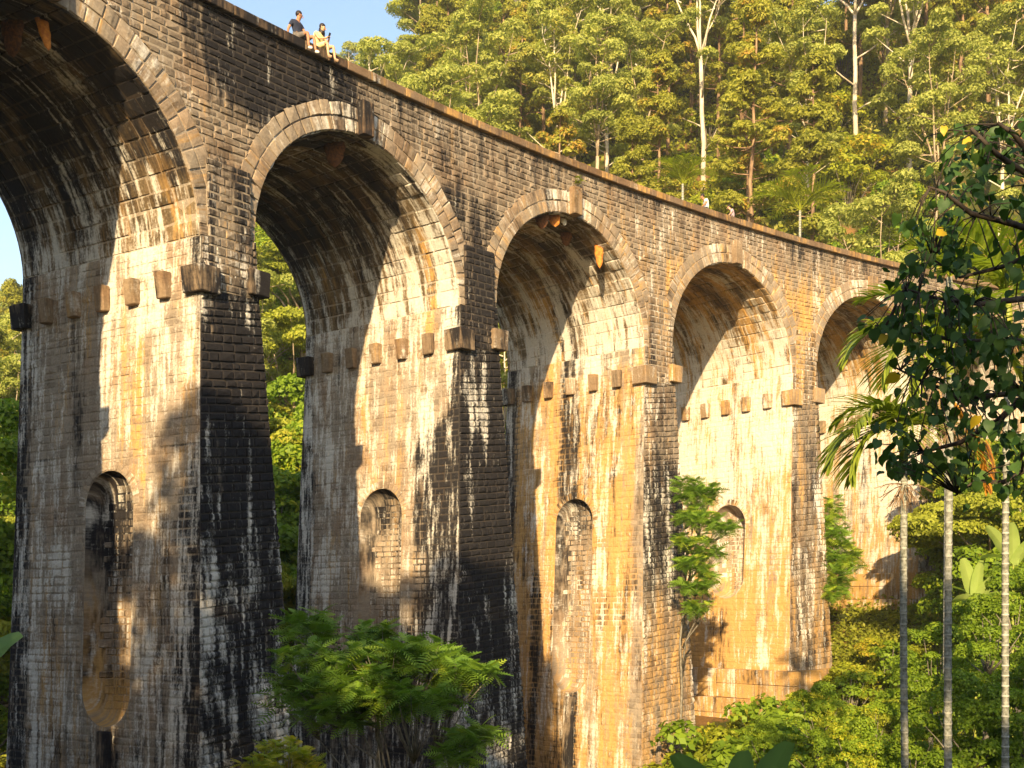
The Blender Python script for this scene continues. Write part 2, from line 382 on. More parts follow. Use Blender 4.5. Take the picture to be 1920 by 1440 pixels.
def st_soffit(k):
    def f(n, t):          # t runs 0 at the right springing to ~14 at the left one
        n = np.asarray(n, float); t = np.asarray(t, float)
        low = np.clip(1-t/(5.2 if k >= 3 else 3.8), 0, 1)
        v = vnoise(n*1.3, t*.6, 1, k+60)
        R = .56+.28*(v-.4)+.3*bx(n, 6.6, 9, 1)-.62*low  # grime, raised away from the springing to paint in the vault's shade
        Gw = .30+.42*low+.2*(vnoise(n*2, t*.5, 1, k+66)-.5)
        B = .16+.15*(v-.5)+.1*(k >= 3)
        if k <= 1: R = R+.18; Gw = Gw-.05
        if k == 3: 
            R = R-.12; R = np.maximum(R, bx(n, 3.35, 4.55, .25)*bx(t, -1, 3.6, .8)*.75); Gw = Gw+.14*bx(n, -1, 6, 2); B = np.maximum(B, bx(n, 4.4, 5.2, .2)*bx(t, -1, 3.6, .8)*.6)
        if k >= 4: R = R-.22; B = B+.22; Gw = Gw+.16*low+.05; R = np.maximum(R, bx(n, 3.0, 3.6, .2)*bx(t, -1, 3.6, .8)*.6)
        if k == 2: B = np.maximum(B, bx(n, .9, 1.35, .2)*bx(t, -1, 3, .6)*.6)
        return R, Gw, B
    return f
def st_ring(k):
    def f(h, v):
        h = np.asarray(h, float); v = np.asarray(v, float)
        crown = np.exp(-((h-7)/2.2)**2)
        R = .16+.25*crown*(1 if k == 2 else .5)+.4*(vnoise(h, v, .8, k+80)-.5); Gw = .25+.3*crown+.2*(vnoise(h, v, .9, k+84)-.5); B = .12+.1*(k > 2)+0*h
        return R, Gw, B
    return f

def clip(poly, nx, ny, c):
    out = []
    for i in range(len(poly)):
        p, q = poly[i], poly[(i+1) % len(poly)]
        a = nx*p[0]+ny*p[1]-c; b = nx*q[0]+ny*q[1]-c
        if a >= 0: out.append(p)
        if a*b < 0:
            t = a/(a-b); out.append((p[0]+(q[0]-p[0])*t, p[1]+(q[1]-p[1])*t))
    return out
def area(poly):
    return abs(sum(poly[i][0]*poly[(i+1) % len(poly)][1]-poly[(i+1) % len(poly)][0]*poly[i][1] for i in range(len(poly))))/2
def courses(h0, h1, v0, v1, ch, ln, rnd, clippers=()):
    out = []; v = v0; r = 0
    while v < v1-.05:
        c = min(ch*rnd.uniform(.85, 1.18), v1-v)
        if v1-(v+c) < ch*.4: c = v1-v
        h = h0-rnd.uniform(0, ln)
        while h < h1:
            l = ln*rnd.uniform(.6, 1.45)
            p = [(max(h, h0), v), (min(h+l, h1), v), (min(h+l, h1), v+c), (max(h, h0), v+c)]
            h += l
            if p[1][0]-p[0][0] < .07: continue
            for f in clippers:
                p = f(p)
                if not p or len(p) < 3: break
            if p and len(p) >= 3 and area(p) > .012: out.append(p)
        v += c; r += 1
    return out

class Surf:
    def __init__(s, fmap, stain, fid, mat, name, gap=.011, out=(.03, .055), rough=.012):
        s.map, s.stain, s.fid, s.mat, s.name, s.gap, s.out, s.rough = fmap, stain, fid, mat, name, gap, out, rough
    def stones(s, polys, rnd):
        """-> list of (V(h,v,d), faces, rand) one per stone"""
        L = []
        for p in polys:
            n = len(p); cx = sum(q[0] for q in p)/n; cy = sum(q[1] for q in p)/n
            g, bv = s.gap, rnd.uniform(.018, .035); d = rnd.uniform(*s.out)
            V = []
            def ins(q, k):
                dx, dy = cx-q[0], cy-q[1]
                return q[0]+math.copysign(min(k, abs(dx)*.6), dx), q[1]+math.copysign(min(k, abs(dy)*.6), dy)
            for q in p: a = ins(q, g+rnd.uniform(-.004, .006)); V.append((a[0], a[1], -.03))
            for q in p: a = ins(q, g+bv); V.append((a[0], a[1], d+rnd.uniform(-s.rough, s.rough)))
            V.append((cx+rnd.uniform(-.06, .06), cy+rnd.uniform(-.03, .03), d+rnd.uniform(0, s.rough*2.4)))
            F = [(i, (i+1) % n, n+(i+1) % n, n+i) for i in range(n)]+[(n+i, n+(i+1) % n, 2*n) for i in range(n)]
            L.append((V, F, rnd.random()))
        return L
    def flip(s, h, v):
        P = s.map(np.array([h, h+.01, h, h]), np.array([v, v, v+.01, v]), np.array([0, 0, 0, .01]))
        return np.dot(np.cross(P[1]-P[0], P[2]-P[0]), P[3]-P[0]) < 0
    def build(s, stones):
        V = np.array([v for st in stones for v in st[0]]); F = []; o = 0; rv = []
        fl = s.flip(*stones[0][0][0][:2])
        for st in stones:
            for f in st[1]:
                f = tuple(i+o for i in f); F.append(f[::-1] if fl else f)
            o += len(st[0]); rv += [st[2]]*len(st[0])
        P = s.map(V[:, 0], V[:, 1], V[:, 2]); a, b, c = s.stain(V[:, 0], V[:, 1])
        rv = np.array(rv)
        col = np.stack([a+(rv-.5)*.12, b, c, rv], -1); flow = np.stack([V[:, 0], V[:, 1], np.full(len(V), s.fid*13.7)], -1)
        return mesh(s.name, P, F, s.mat, col=col, flow=flow)
    def grid(s, H, Vv, mat=None, name='backing', d=0.0):
        """H, Vv: 2d arrays of parameters"""
        ny, nx = H.shape; P = s.map(H.ravel(), Vv.ravel(), np.full(H.size, d))
        fl = s.flip(H[0, 0], Vv[0, 0])
        F = []
        # orientation of the lattice itself
        ori = (H[0, 1]-H[0, 0])*(Vv[1, 0]-Vv[0, 0])-(Vv[0, 1]-Vv[0, 0])*(H[1, 0]-H[0, 0])
        for j in range(ny-1):
            for i in range(nx-1):
                f = (j*nx+i, j*nx+i+1, (j+1)*nx+i+1, (j+1)*nx+i)
                F.append(f[::-1] if fl ^ (ori < 0) else f)
        a, b, c = s.stain(H.ravel(), Vv.ravel())
        a = a+0*H.ravel(); b = b+0*H.ravel(); c = c+0*H.ravel()
        col = np.stack([a, b, c, .5+0*a], -1); flow = np.stack([H.ravel(), Vv.ravel(), np.full(H.size, s.fid*13.7)], -1)
        return P, F, col, flow
    def parea(s, st):
        p = np.array(st[0]); n = (len(p)-1)//2; P = project(s.map(p[:n, 0], p[:n, 1], p[:n, 2]))
        if P[:, 2].min() < 1: return 0
        x, y = P[:, 0], P[:, 1]; ins = ((x > 0) & (x < 1920) & (y > 0) & (y < 1440)).mean()
        return abs(np.dot(x, np.roll(y, 1))-np.dot(y, np.roll(x, 1)))/2*ins*(ins > .9)
def merge(parts):
    V, F, C, L, o = [], [], [], [], 0
    for P, f, c, l in parts:
        V.append(P); C.append(c); L.append(l); F += [tuple(i+o for i in q) for q in f]; o += len(P)
    return np.concatenate(V), F, np.concatenate(C), np.concatenate(L)

via = tag(empty('viaduct', (40, -6, -12)), 'tall curved railway viaduct of weathered rough stone with round arches on tapering piers', 'viaduct')
def child(name, me, parent):
    """mesh in world coordinates, parented to an object without rotation"""
    o = bpy.data.objects.new(name, me); COL.objects.link(o); o.parent = parent
    o.matrix_parent_inverse = Matrix.Translation(-Vector(parent_world(parent)))
    return o
_pw = {}
def parent_world(p):
    v = Vector((0, 0, 0)); q = p
    while q: v += Vector(q.location) if q.type == 'EMPTY' else Vector((0, 0, 0)); q = q.parent
    return v
cands = []    # (projected area, kind, surf, stone, parent)
VIEW = {1, 2, 3, 4, 5, 6}
# niche outline in reveal coordinates
def niche(k): return 3.52, 1.04, -5.64, {1: -10.95, 2: -12.0, 3: -12.1}.get(k, -8.3)     # centre n, radius, z of the head's centre, z of the foot's centre
def niche_clip(k):
    nc, r, zt, zb = niche(k); r = r+.02
    def f(p):
        cx = sum(q[0] for q in p)/len(p); cy = sum(q[1] for q in p)/len(p)
        ay = min(max(cy, zb), zt); dx, dy = cx-nc, cy-ay; L = math.hypot(dx, dy)
        if L > r+.6: return p
        if L < 1e-4: return None
        # whole stone inside the opening
        return clip(p, dx/L, dy/L, (nc*dx+ay*dy)/L+r)
    return f
def boxmesh(name, corners, mat, col, flow, jit=.012, bevel=.0):
    """8 corners (bottom 4 ccw, top 4); faces with a slight unevenness"""
    rr = random.Random(hash(tuple(np.round(corners[0], 2))) & 0xffff)
    V = [np.array(c)+np.array([rr.uniform(-jit, jit) for _ in range(3)]) for c in corners]
    F = [(3, 2, 1, 0), (4, 5, 6, 7), (0, 1, 5, 4), (1, 2, 6, 5), (2, 3, 7, 6), (3, 0, 4, 7)]
    import bmesh
    bm = bmesh.new(); vs = [bm.verts.new(v) for v in V]
    for f in F: bm.faces.new([vs[i] for i in f])
    bmesh.ops.recalc_face_normals(bm, faces=bm.faces)
    if bevel: bmesh.ops.bevel(bm, geom=list(bm.edges), offset=bevel, segments=1, affect='EDGES', profile=.6)
    me = bpy.data.meshes.new(name); bm.to_mesh(me); bm.free(); me.materials.append(mat)
    n = len(me.vertices); co = np.empty(n*3, np.float32); me.vertices.foreach_get('co', co); co = co.reshape(-1, 3)
    a = me.color_attributes.new('stain', 'FLOAT_COLOR', 'POINT'); a.data.foreach_set('color', np.tile(np.array(col, np.float32), n))
    f = np.stack([co[:, 0]*.8+co[:, 1]*.6, co[:, 2], co[:, 1]*.3+flow], -1)
    a = me.attributes.new('flow', 'FLOAT_VECTOR', 'POINT'); a.data.foreach_set('vector', f.astype(np.float32).ravel())
    return me

piers = {}
for k in range(-1, 8):
    zb = BASE[k]
    pr = empty('pier', Parch(k, A+1, W/2, zb).tolist(), 0, via); pr.location = Vector(pr.location)-Vector(via.location); piers[k] = pr
    dz = G*PP
    rnd = random.Random(100+k)
    # --- reveal facing arch k
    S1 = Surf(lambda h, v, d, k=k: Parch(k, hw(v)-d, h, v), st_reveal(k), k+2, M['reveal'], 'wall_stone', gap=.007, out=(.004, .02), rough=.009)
    parts = []
    nz = max(8, int((ZS-zb)/.45))
    nc, r, zt_, zb_ = niche(k)
    has = k in (1, 2, 3, 4)
    def nlo(v): return nf(v)
    def nhi(v): return W-nf(v)
    if has:
        # ring of radial strips from the niche outline to a rectangle, then plain panels above and below
        th = np.linspace(0, 2*np.pi, 97); zt2, zb2 = zt_+1.6, zb_-1.5
        oy = np.where(np.sin(th) > 0, zt_, zb_); ox = nc+r*np.cos(th); oyy = oy+r*np.sin(th)
        cz = (zt2+zb2)/2
        # outer rectangle point in the direction of each outline point
        rx, ry = [], []
        for x, y in zip(ox, oyy):
            dx, dy = x-nc, y-cz
            tx = 1e9 if abs(dx) < 1e-6 else ((W+.0-nc)/dx if dx > 0 else (0-nc)/dx); ty = 1e9 if abs(dy) < 1e-6 else ((zt2-cz)/dy if dy > 0 else (zb2-cz)/dy)
            t = min(tx, ty); rx.append(nc+dx*t); ry.append(cz+dy*t)
        rx, ry = np.array(rx), np.array(ry)
        # snap the nearest point to each rectangle corner
        for X_, Y_ in ((0, zt2), (0, zb2), (W, zt2), (W, zb2)):
            i = np.argmin((rx-X_)**2+(ry-Y_)**2); rx[i], ry[i] = X_, Y_
            if i in (0, 96): rx[0] = rx[96] = X_; ry[0] = ry[96] = Y_
        t = np.linspace(0, 1, 7)[:, None]
        H = ox[None]*(1-t)+rx[None]*t; Vv = oyy[None]*(1-t)+ry[None]*t
        edge = lambda H, Vv: np.where(H > W-1e-4, nhi(Vv), np.where(H < 1e-4, nlo(Vv), H))
        parts.append(S1.grid(edge(H, Vv), Vv))
        for a_, b_ in ((zt2, ZS), (zb, zb2)):
            if b_-a_ < .05: continue
            H, Vv = np.meshgrid(np.linspace(0, 1, 16), np.linspace(a_, b_, max(3, int((b_-a_)/.4))))
            parts.append(S1.grid(nlo(Vv)+(nhi(Vv)-nlo(Vv))*H, Vv))
    else:
        H, Vv = np.meshgrid(np.linspace(0, 1, 16), np.linspace(zb, ZS, nz))
        parts.append(S1.grid(nlo(Vv)+(nhi(Vv)-nlo(Vv))*H, Vv))
    # --- the face on the other side of the pier (towards arch k+1)
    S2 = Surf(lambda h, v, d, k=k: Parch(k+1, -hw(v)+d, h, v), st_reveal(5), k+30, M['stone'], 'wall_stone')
    H, Vv = np.meshgrid(np.linspace(0, 1, 10), np.linspace(zb-dz, ZS, nz))
    parts.append(S2.grid(nlo(Vv)+(nhi(Vv)-nlo(Vv))*H, Vv))
    # --- front and rear faces; h in metres from the middle, v above the impost of arch k
    def front(h, v, d, k=k, rear=False):
        v = np.asarray(v, float); h = np.asarray(h, float)
        nn = nf(v) if not rear else W-nf(v)
        L = Parch(k, hw(v), nn, v); Rr = Parch(k+1, -hw(v-dz), nn, v-dz)
        wd = np.linalg.norm(Rr-L, axis=-1); t = h/wd+.5
        P = L+(Rr-L)*t[..., None]; e = (Rr-L)/wd[..., None]; out = np.stack([e[..., 1], -e[..., 0], 0*t], -1)*(-1 if rear else 1)
        return P+out*np.asarray(d)[..., None]
    wid = lambda z: 1.985+2*U0-2*BL*np.minimum(z, 0)
    S3 = Surf(front, st_front(k), k+50, M['stone'], 'wall_stone')
    S4 = Surf(lambda h, v, d: front(h, v, d, rear=True), st_front(1), k+70, M['stone'], 'wall_stone')
    H, Vv = np.meshgrid(np.linspace(-.5, .5, 8), np.linspace(zb, ZS, nz))
    def wexact(v):
        L = Parch(k, hw(v), 0, v); Rr = Parch(k+1, -hw(v-dz), 0, v-dz); return np.linalg.norm(Rr-L, axis=-1)
    parts.append(S3.grid(H*wexact(Vv), Vv)); parts.append(S4.grid(H*wexact(Vv), Vv))
    Vt, Ft, Ct, Lt = merge(parts)
    child('core', mesh('pier_core', Vt, Ft, M['mortar'], col=Ct, flow=Lt), pr)
    # --- niche hollow
    if has:
        nn_ = 20; tt = np.linspace(0, 2*np.pi, 97); rho = (1-np.linspace(0, 1, nn_)**1.8)[:, None]
        oy = np.where(np.sin(tt) > 0, zt_, zb_)[None]; ccx = nc
        depth = .62 if k < 4 else .95
        H = ccx+r*rho*np.cos(tt)[None]; Vv = oy+r*rho*np.sin(tt)[None]
        D = -depth*np.sqrt(np.clip(1-rho**4, 0, 1))+0*H
        def st_n(h, v, k=k, zt_=zt_, zb_=zb_):
            R = .18+.45*bx(v, zt_-.6, zt_+2, .8)+.2*(vnoise(h, v, 1.2, k)-.5); Gw = .38+.2*(vnoise(h, v, .8, k+5)-.5); B = .10+(.46 if k < 2 else .2)*bx(v, zb_-2, zb_+.4, .5)+(.08 if k > 2 else 0)+0*h
            if k < 2: R = R+.35*bx(v, -7.6, -5.6, .5); Gw = Gw-.12*bx(v, zb_-2, zb_+.4, .5)
            if k == 4: R = R*.3; Gw = Gw+.25
            return R, Gw, B
        SN = Surf(lambda h, v, d, k=k: Parch(k, hw(v)-d, h, v), st_n, k+90, M['plaster'], 'niche')
        mp = SN.map(H.ravel(), Vv.ravel(), D.ravel()); F = []
        nx = 97
        for j in range(nn_-1):
            for i in range(nx-1): F.append((j*nx+i, j*nx+i+1, (j+1)*nx+i+1, (j+1)*nx+i))
        a, b, c = SN.stain(H.ravel(), Vv.ravel())
        # the straight middle run is bridged by the last ring's two halves
        me = mesh('niche', mp, F, M['reveal'], smooth=True, col=np.stack([a, b, c, .5+0*a], -1), flow=np.stack([H.ravel(), Vv.ravel(), 0*a+k*3], -1))
        child('niche', me, pr)
        def dep(h, v, nc=nc, r=r, zb_=zb_, zt_=zt_, depth=depth): 
            h = np.asarray(h, float); v = np.asarray(v, float); q = ((h-nc)/r)**2+((v-np.clip(v, zb_, zt_))/r)**2; return depth*np.sqrt(np.clip(1-q*q, .0, 1))
        SI = Surf(lambda h, v, d, k=k, dep=dep: Parch(k, hw(v)+dep(h, v)-d, h, v), st_n, k+90, M['reveal'], 'niche_stone', gap=.007, out=(.012, .024), rough=.006)
        rq = random.Random(700+k); ps = [p for p in courses(nc-r, nc+r, zb_-r, zt_+r, .22, .34, rq) if max(((a_-nc)/r)**2+((b_-min(max(b_, zb_), zt_))/r)**2 for a_, b_ in p) < .80]
        for st in SI.stones(ps, rq): cands.append((SI.parea(st), 'niche_stone', SI, st, pr))
        SV = Surf(lambda h, v, d, k=k, zt_=zt_, nc=nc: Parch(k, hw(zt_+v*np.sin(h))-d, nc+v*np.cos(h), zt_+v*np.sin(h)), lambda h, v, k=k, zt_=zt_, nc=nc: st_reveal(k)(nc+np.asarray(v)*np.cos(h), zt_+np.asarray(v)*np.sin(h)), k+95, M['reveal'], 'niche_voussoir', gap=.006, out=(.018, .034), rough=.006)
        ps = [[(a_, r-.0), (a_+math.pi/15, r-.0), (a_+math.pi/15, r+.30), (a_, r+.30)] for a_ in np.arange(15)*math.pi/15]
        for st in SV.stones(ps, rq): cands.append((SV.parea(st), 'niche_voussoir', SV, st, pr))
    # --- stones
    if k in VIEW or k == 0:
        vis = k in VIEW
        if vis or k == 0:
            cl = [niche_clip(k)] if has else []
            lo = lambda p: clip(p, 1, -BF, -N0)      # front edge n >= BF*z - N0
            hi = lambda p: clip(p, -1, -BF, -(W+N0)) # rear edge
            z1 = ZS
            ps = courses(-.7, W+.7, zb, z1, .235 if k < 4 else .27, .43, rnd, cl+[lo, hi])
            zlow = zb
            if k >= 1:
                ps = [p for p in ps if sum(q[1] for q in p)/len(p) > zlow]
                for st in S1.stones(ps, rnd): cands.append((S1.parea(st) if vis else 0, 'wall_stone', S1, st, pr))
            if k >= 1:
                w0 = wexact(np.array(0.))
                lf = lambda p: clip(clip(p, 1, -BL, -w0/2), -1, -BL, -w0/2)
                ps = courses(-2.4, 2.4, zb, ZS, .235 if k < 4 else .27, .43, rnd, [lf])
                ps = [p for p in ps if sum(q[1] for q in p)/len(p) > zlow]
                for st in S3.stones(ps, rnd): cands.append((S3.parea(st) if vis else 0, 'wall_stone', S3, st, pr))
    # --- base plinths where the ground leaves them in view
    if k in (4, 5):
        n_s = 2
        for i in range(n_s):
            e = .22+.28*i; z0, z1 = zb-1.5*(i+1) if i else zb-1.45, zb-1.45*i-(.0 if i else 0)
            for j in range(8):
                n_a = -.6-e+(W+1.2+2*e)*j/8; n_b = n_a+(W+1.2+2*e)/8-.012
                ua = float(hw(zb))-e; ub = ua+(PP/2-float(hw(zb)))*2+2*e
                for q in range(4 if j == 0 else 1):
                    uu0 = ua+(ub-ua)*q/4+.006; uu1 = ua+(ub-ua)*(q+1)/4-.006
                    if j: uu1 = ub
                    for zz in range(2):
                        za, zc = z0+(z1-z0)*zz/2+.006, z0+(z1-z0)*(zz+1)/2-.006
                        c = [Parch(k, a_, b_, c_).tolist() for c_ in (za, zc) for a_, b_ in ((uu0, n_a), (uu1, n_a), (uu1, n_b), (uu0, n_b))]
                        child('plinth_stone', boxmesh('plinth_stone', c, M['stone'], (.25, .4, .6, rnd.random()), k*3+j, .015, .02), pr)
    # --- corbels round the impost
    if k >= 0:
        for i in range(7):
            n_ = W*i/6; hwz = A-U0
            pro = .26
            if i in (0, 6):
                n_a, n_b = (-N0-pro, .42) if i == 0 else (W-.42, W+N0+pro); u_a, u_b = hwz-pro, hwz+.52
            else:
                n_a, n_b = n_-.205, n_+.205; u_a, u_b = hwz-pro, hwz+.02
            h_ = .72
            def cor(kk, sgn):
                c = []
                for (sh, z_) in ((.05, 0), (0, h_)):
                    for a_, b_ in ((u_a+sh, n_a), (u_b, n_a), (u_b, n_b), (u_a+sh, n_b)):
                        c.append(Parch(kk, sgn*a_, b_, z_).tolist())
                R = .2 if 0 < i < 6 else (.62 if kk <= 2 else .25)
                if i == 6: R = .8
                if kk >= 4: R *= .35
                R += rnd.uniform(-.1, .15)
                child('corbel', boxmesh('corbel', c, M['corbel'], (R, .22+.15*(kk > 3), .15+.15*(kk > 3), rnd.random()), kk*7+i, .012, .022), pr)
            cor(k, 1)
            if i in (0, 6) or k < 1: cor(k+1, -1)

# --- barrels
phis = lambda t: np.asarray(t, float)/(math.pi*4.47)*math.pi
for k in range(0, 9):
    br = empty('arch_barrel', (Vector(Parch(k, 0, W/2, ZS).tolist())-Vector(via.location)), 0, via)
    def smap(h, v, d, k=k):
        p = phis(v); return Parch(k, (A-np.asarray(d))*np.cos(p), h, ZS+(RISE-np.asarray(d))*np.sin(p))
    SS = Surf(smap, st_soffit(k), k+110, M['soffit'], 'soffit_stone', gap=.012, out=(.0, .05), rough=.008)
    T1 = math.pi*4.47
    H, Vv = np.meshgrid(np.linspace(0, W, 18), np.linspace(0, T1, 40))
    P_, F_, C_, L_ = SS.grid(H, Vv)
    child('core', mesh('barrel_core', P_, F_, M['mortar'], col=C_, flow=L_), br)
    rnd = random.Random(300+k)
    if k in VIEW or k == 0:
        ps = courses(.0, W, 0, T1, .47, .66, rnd)
        for st in SS.stones(ps, rnd): cands.append((SS.parea(st) if k else 0, 'soffit_stone', SS, st, br))
    # ring of dressed stones, two courses
    ag = empty('arch_ring', (Vector(Parch(k, 0, 0, ZS).tolist())-Vector(via.location)), 0, via)
    for side in (0, 1):
        if side and k > 5: continue
        def rmap(h, v, d, k=k, side=side):
            p = phis(h); u = (A+np.asarray(v))*np.cos(p); z = ZS+(RISE+np.asarray(v))*np.sin(p)
            return Parch(k, u, (-np.asarray(d) if not side else W+np.asarray(d)), z)
        SR = Surf(rmap, st_ring(k), k+130, M['ring'], 'voussoir', gap=.009, out=(.012, .05), rough=.012)
        if k in VIEW and not side:
            for (v0, v1) in ((0.0, .42), (.42, .86)):
                h = rnd.uniform(-.3, 0); ps = []
                while h < T1:
                    l = rnd.uniform(.36, .52); a_, b_ = max(h, 0), min(h+l, T1); h += l
                    if b_-a_ > .12: ps.append([(a_, v0-(.0 if v0 else .015)), (b_, v0-(.0 if v0 else .015)), (b_, v1+rnd.uniform(-.04, .05)*(v0 > 0)), (a_, v1+rnd.uniform(-.04, .05)*(v0 > 0))])
                for st in SR.stones(ps, rnd): cands.append((SR.parea(st), 'voussoir', SR, st, ag))
        else:
            H, Vv = np.meshgrid(np.linspace(0, T1, 40), np.linspace(0, .86, 3)); P_, F_, C_, L_ = SR.grid(H, Vv, d=.05)
            if side == 0 or True: child('ring_face', mesh('ring_face', P_, F_, M['ring'], col=C_, flow=L_), ag)
    # bracket stone over the crown
    c = [Parch(k, a_, b_, c_).tolist() for c_ in (ZS+RISE-.02, ZS+RISE+1.02) for a_, b_ in ((-.24, -.30), (.24, -.30), (.24, .1), (-.24, .1))]
    child('keystone', boxmesh('keystone', c, M['corbel'], (.55 if k < 3 else .3, .15, .15, .4), k*5, .008, .015), ag)

# --- spandrel walls, pilasters, coping, deck
sw = empty('spandrel_wall', Vector(Parch(4, 0, 0, 5).tolist())-Vector(via.location), 0, via)
CT = ZT-.27
def spmap(h, v, d): return Pcurve(h, -np.asarray(d), v)
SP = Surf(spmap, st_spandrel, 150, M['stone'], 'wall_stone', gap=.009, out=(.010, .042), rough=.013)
def zi_low(s):
    """lowest v of the solid wall at s"""
    s = np.asarray(s, float); k = np.round(s/PP); u = s-k*PP
    z = np.where(abs(u) < A, ZS+RISE*np.sqrt(np.clip(1-(u/A)**2, 0, 1)), ZS)
    return z-G*u
S_A, S_B = -1.5*PP, 8.5*PP
ss_ = []
for k in range(-1, 9):
    ss_ += list(k*PP-A*np.cos(np.linspace(0, math.pi, 33)))+list(np.linspace(k*PP+A+.05, (k+1)*PP-A-.05, 4))
ss_ = np.array(sorted(x for x in ss_ if S_A < x < S_B))
H = np.tile(ss_, (7, 1)); lo = zi_low(ss_); Vv = lo[None]+(CT-lo)[None]*np.linspace(0, 1, 7)[:, None]
g1 = SP.grid(H, Vv)
SPr = Surf(lambda h, v, d: Pcurve(h, W+np.asarray(d), v), st_spandrel, 151, M['stone'], 'wall_stone')
g2 = SPr.grid(H, Vv)
Vt, Ft, Ct, Lt = merge([g1, g2]); child('core', mesh('spandrel_core', Vt, Ft, M['mortar'], col=Ct, flow=Lt), sw)
RO = .84
def sp_clip(p):
    cx = sum(q[0] for q in p)/len(p); cy = sum(q[1] for q in p)/len(p)
    k = round(cx/PP); u = cx-k*PP; z = cy+G*u
    a2, b2 = A+RO, RISE+RO
    if z < ZS:
        if abs(u) < A: return None
        return p
    q = (u/a2)**2+((z-ZS)/b2)**2
    if q > 1.5: return p
    # tangent half-plane at the nearest direction
    t = 1/math.sqrt(q); px_, pz_ = u*t, (z-ZS)*t; nx, ny = px_/a2**2, pz_/b2**2; L = math.hypot(nx, ny); nx /= L; ny /= L
    # in (s,v): u = s-kPP, z = v+G*u
    c = nx*px_+ny*(pz_+ZS)
    return clip(p, nx+ny*G, ny, c+(nx+ny*G)*k*PP)
rnd = random.Random(500)
ps = courses(.62*PP, 7.2*PP, ZS-.2, CT-.004, .205, .40, rnd, [sp_clip])
for st in SP.stones(ps, rnd): cands.append((SP.parea(st), 'wall_stone', SP, st, sw))
# shallow pilasters over the piers
for k in range(0, 8):
    def pmap(h, v, d, k=k): return Pcurve((k+.5)*PP+np.asarray(h), -.13-np.asarray(d)+.04*np.clip(np.asarray(v)-3.3, 0, 1), v)
    def pst(h, v, k=k):
        R, Gw, B = st_front(k)(h, np.asarray(v)); 
        return R*.9, Gw-.04, B+.08
    PS = Surf(pmap, pst, k+160, M['stone'], 'wall_stone', out=(.01, .03))
    sc = (k+.5)*PP
    hwd = .80
    L = []
    zt3 = 3.55
    c = [Pcurve(sc+a_, b_, c_).tolist() for c_ in (.02, zt3) for a_, b_ in ((-hwd+.06, -.125), (hwd-.06, -.125), (hwd-.06, .1), (-hwd+.06, .1))]
    R0, G0_, B0 = pst(0., 1.); child('pilaster', boxmesh('pilaster', c, M['mortar'], (float(R0), float(G0_), float(B0), .5), k, .0, 0), sw)
    if k in VIEW:
        rnd = random.Random(600+k)
        ps = courses(-hwd, hwd, .03, zt3, .235, .42, rnd)
        for st in PS.stones(ps, rnd): cands.append((PS.parea(st), 'wall_stone', PS, st, sw))

par = empty('parapet', Vector(Parch(4, 0, 0, ZT).tolist())-Vector(via.location), 0, via)
s = .5*PP; rnd = random.Random(900); i = 0
while s < 8.3*PP:
    l = rnd.uniform(.78, .98)
    for rear in (0, 1):
        if rear: na, nb = W-.42, W+.13
        else: na, nb = -.21, .40
        dz = rnd.uniform(-.006, .008)
        c = [Pcurve(a_, b_, c_).tolist() for c_ in (CT, ZT+dz) for a_, b_ in ((s+.006, na), (s+l-.006, na), (s+l-.006, nb), (s+.006, nb))]
        kk = s/PP
        child('coping_stone', boxmesh('coping_stone', c, M['coping'], (.5 if kk < 1.9 else .12, -.05, .25 if kk > 1.9 else .05, rnd.random()), i, .003, .02), par)
    s += l; i += 1
# parapet inner faces, deck and the track bed
def ribbon(n0_, z0_, n1_, z1_):
    sv = np.linspace(S_A, S_B, 90); Pa = Pcurve(sv, n0_, z0_); Pb = Pcurve(sv, n1_, z1_); V = np.concatenate([Pa, Pb]); N_ = len(sv)
    return V, [(i, i+1, N_+i+1, N_+i) for i in range(N_-1)]
V, F = [], []; o = 0
for a_ in ((.38, CT, .38, ZT-1.15), (.38, ZT-1.15, W-.40, ZT-1.15), (W-.40, ZT-1.15, W-.40, CT), (-.03, CT-.002, .38, CT-.002), (W-.40, CT-.002, W+.03, CT-.002)):
    v_, f_ = ribbon(*a_); V.append(v_); F += [tuple(i+o for i in q) for q in f_]; o += len(v_)
V = np.concatenate(V)
child('deck', mesh('deck', V, F, M['mortar'], col=np.tile([.3, .2, .1, .5], (len(V), 1)), flow=V*np.array([1, 1, 1])), via)
# --- drain strips below two niches
for k in (1, 3):
    za, zc = -18, -13.3 if k == 3 else -12.1
    c = []
    for z_ in (za, zc):
        for a_, b_ in ((hw(z_)-.14, 3.2), (hw(z_)+.1, 3.2), (hw(z_)+.1, 3.75), (hw(z_)-.14, 3.75)): c.append(Parch(k, float(a_), b_, z_).tolist())
    child('drain_channel', boxmesh('drain_channel', c, M['plaster'], (.75, .2, .2, .3), k, .005, .03), piers[k])

# --- emit the stones: the 300 that show largest of each kind one by one, the rest joined
for kind in ('wall_stone', 'soffit_stone', 'voussoir', 'niche_stone', 'niche_voussoir'):
    L = sorted([c for c in cands if c[1] == kind], key=lambda c: -c[0])
    for c in L[:300]: child(kind, c[2].build([c[3]]), c[4])
    rest = {}
    for c in L[300:]: rest.setdefault((id(c[2]), id(c[4])), []).append(c)
    for g in rest.values():
        o = child(kind+'s', g[0][2].build([c[3] for c in g]), g[0][4]); o['kind'] = 'stuff'

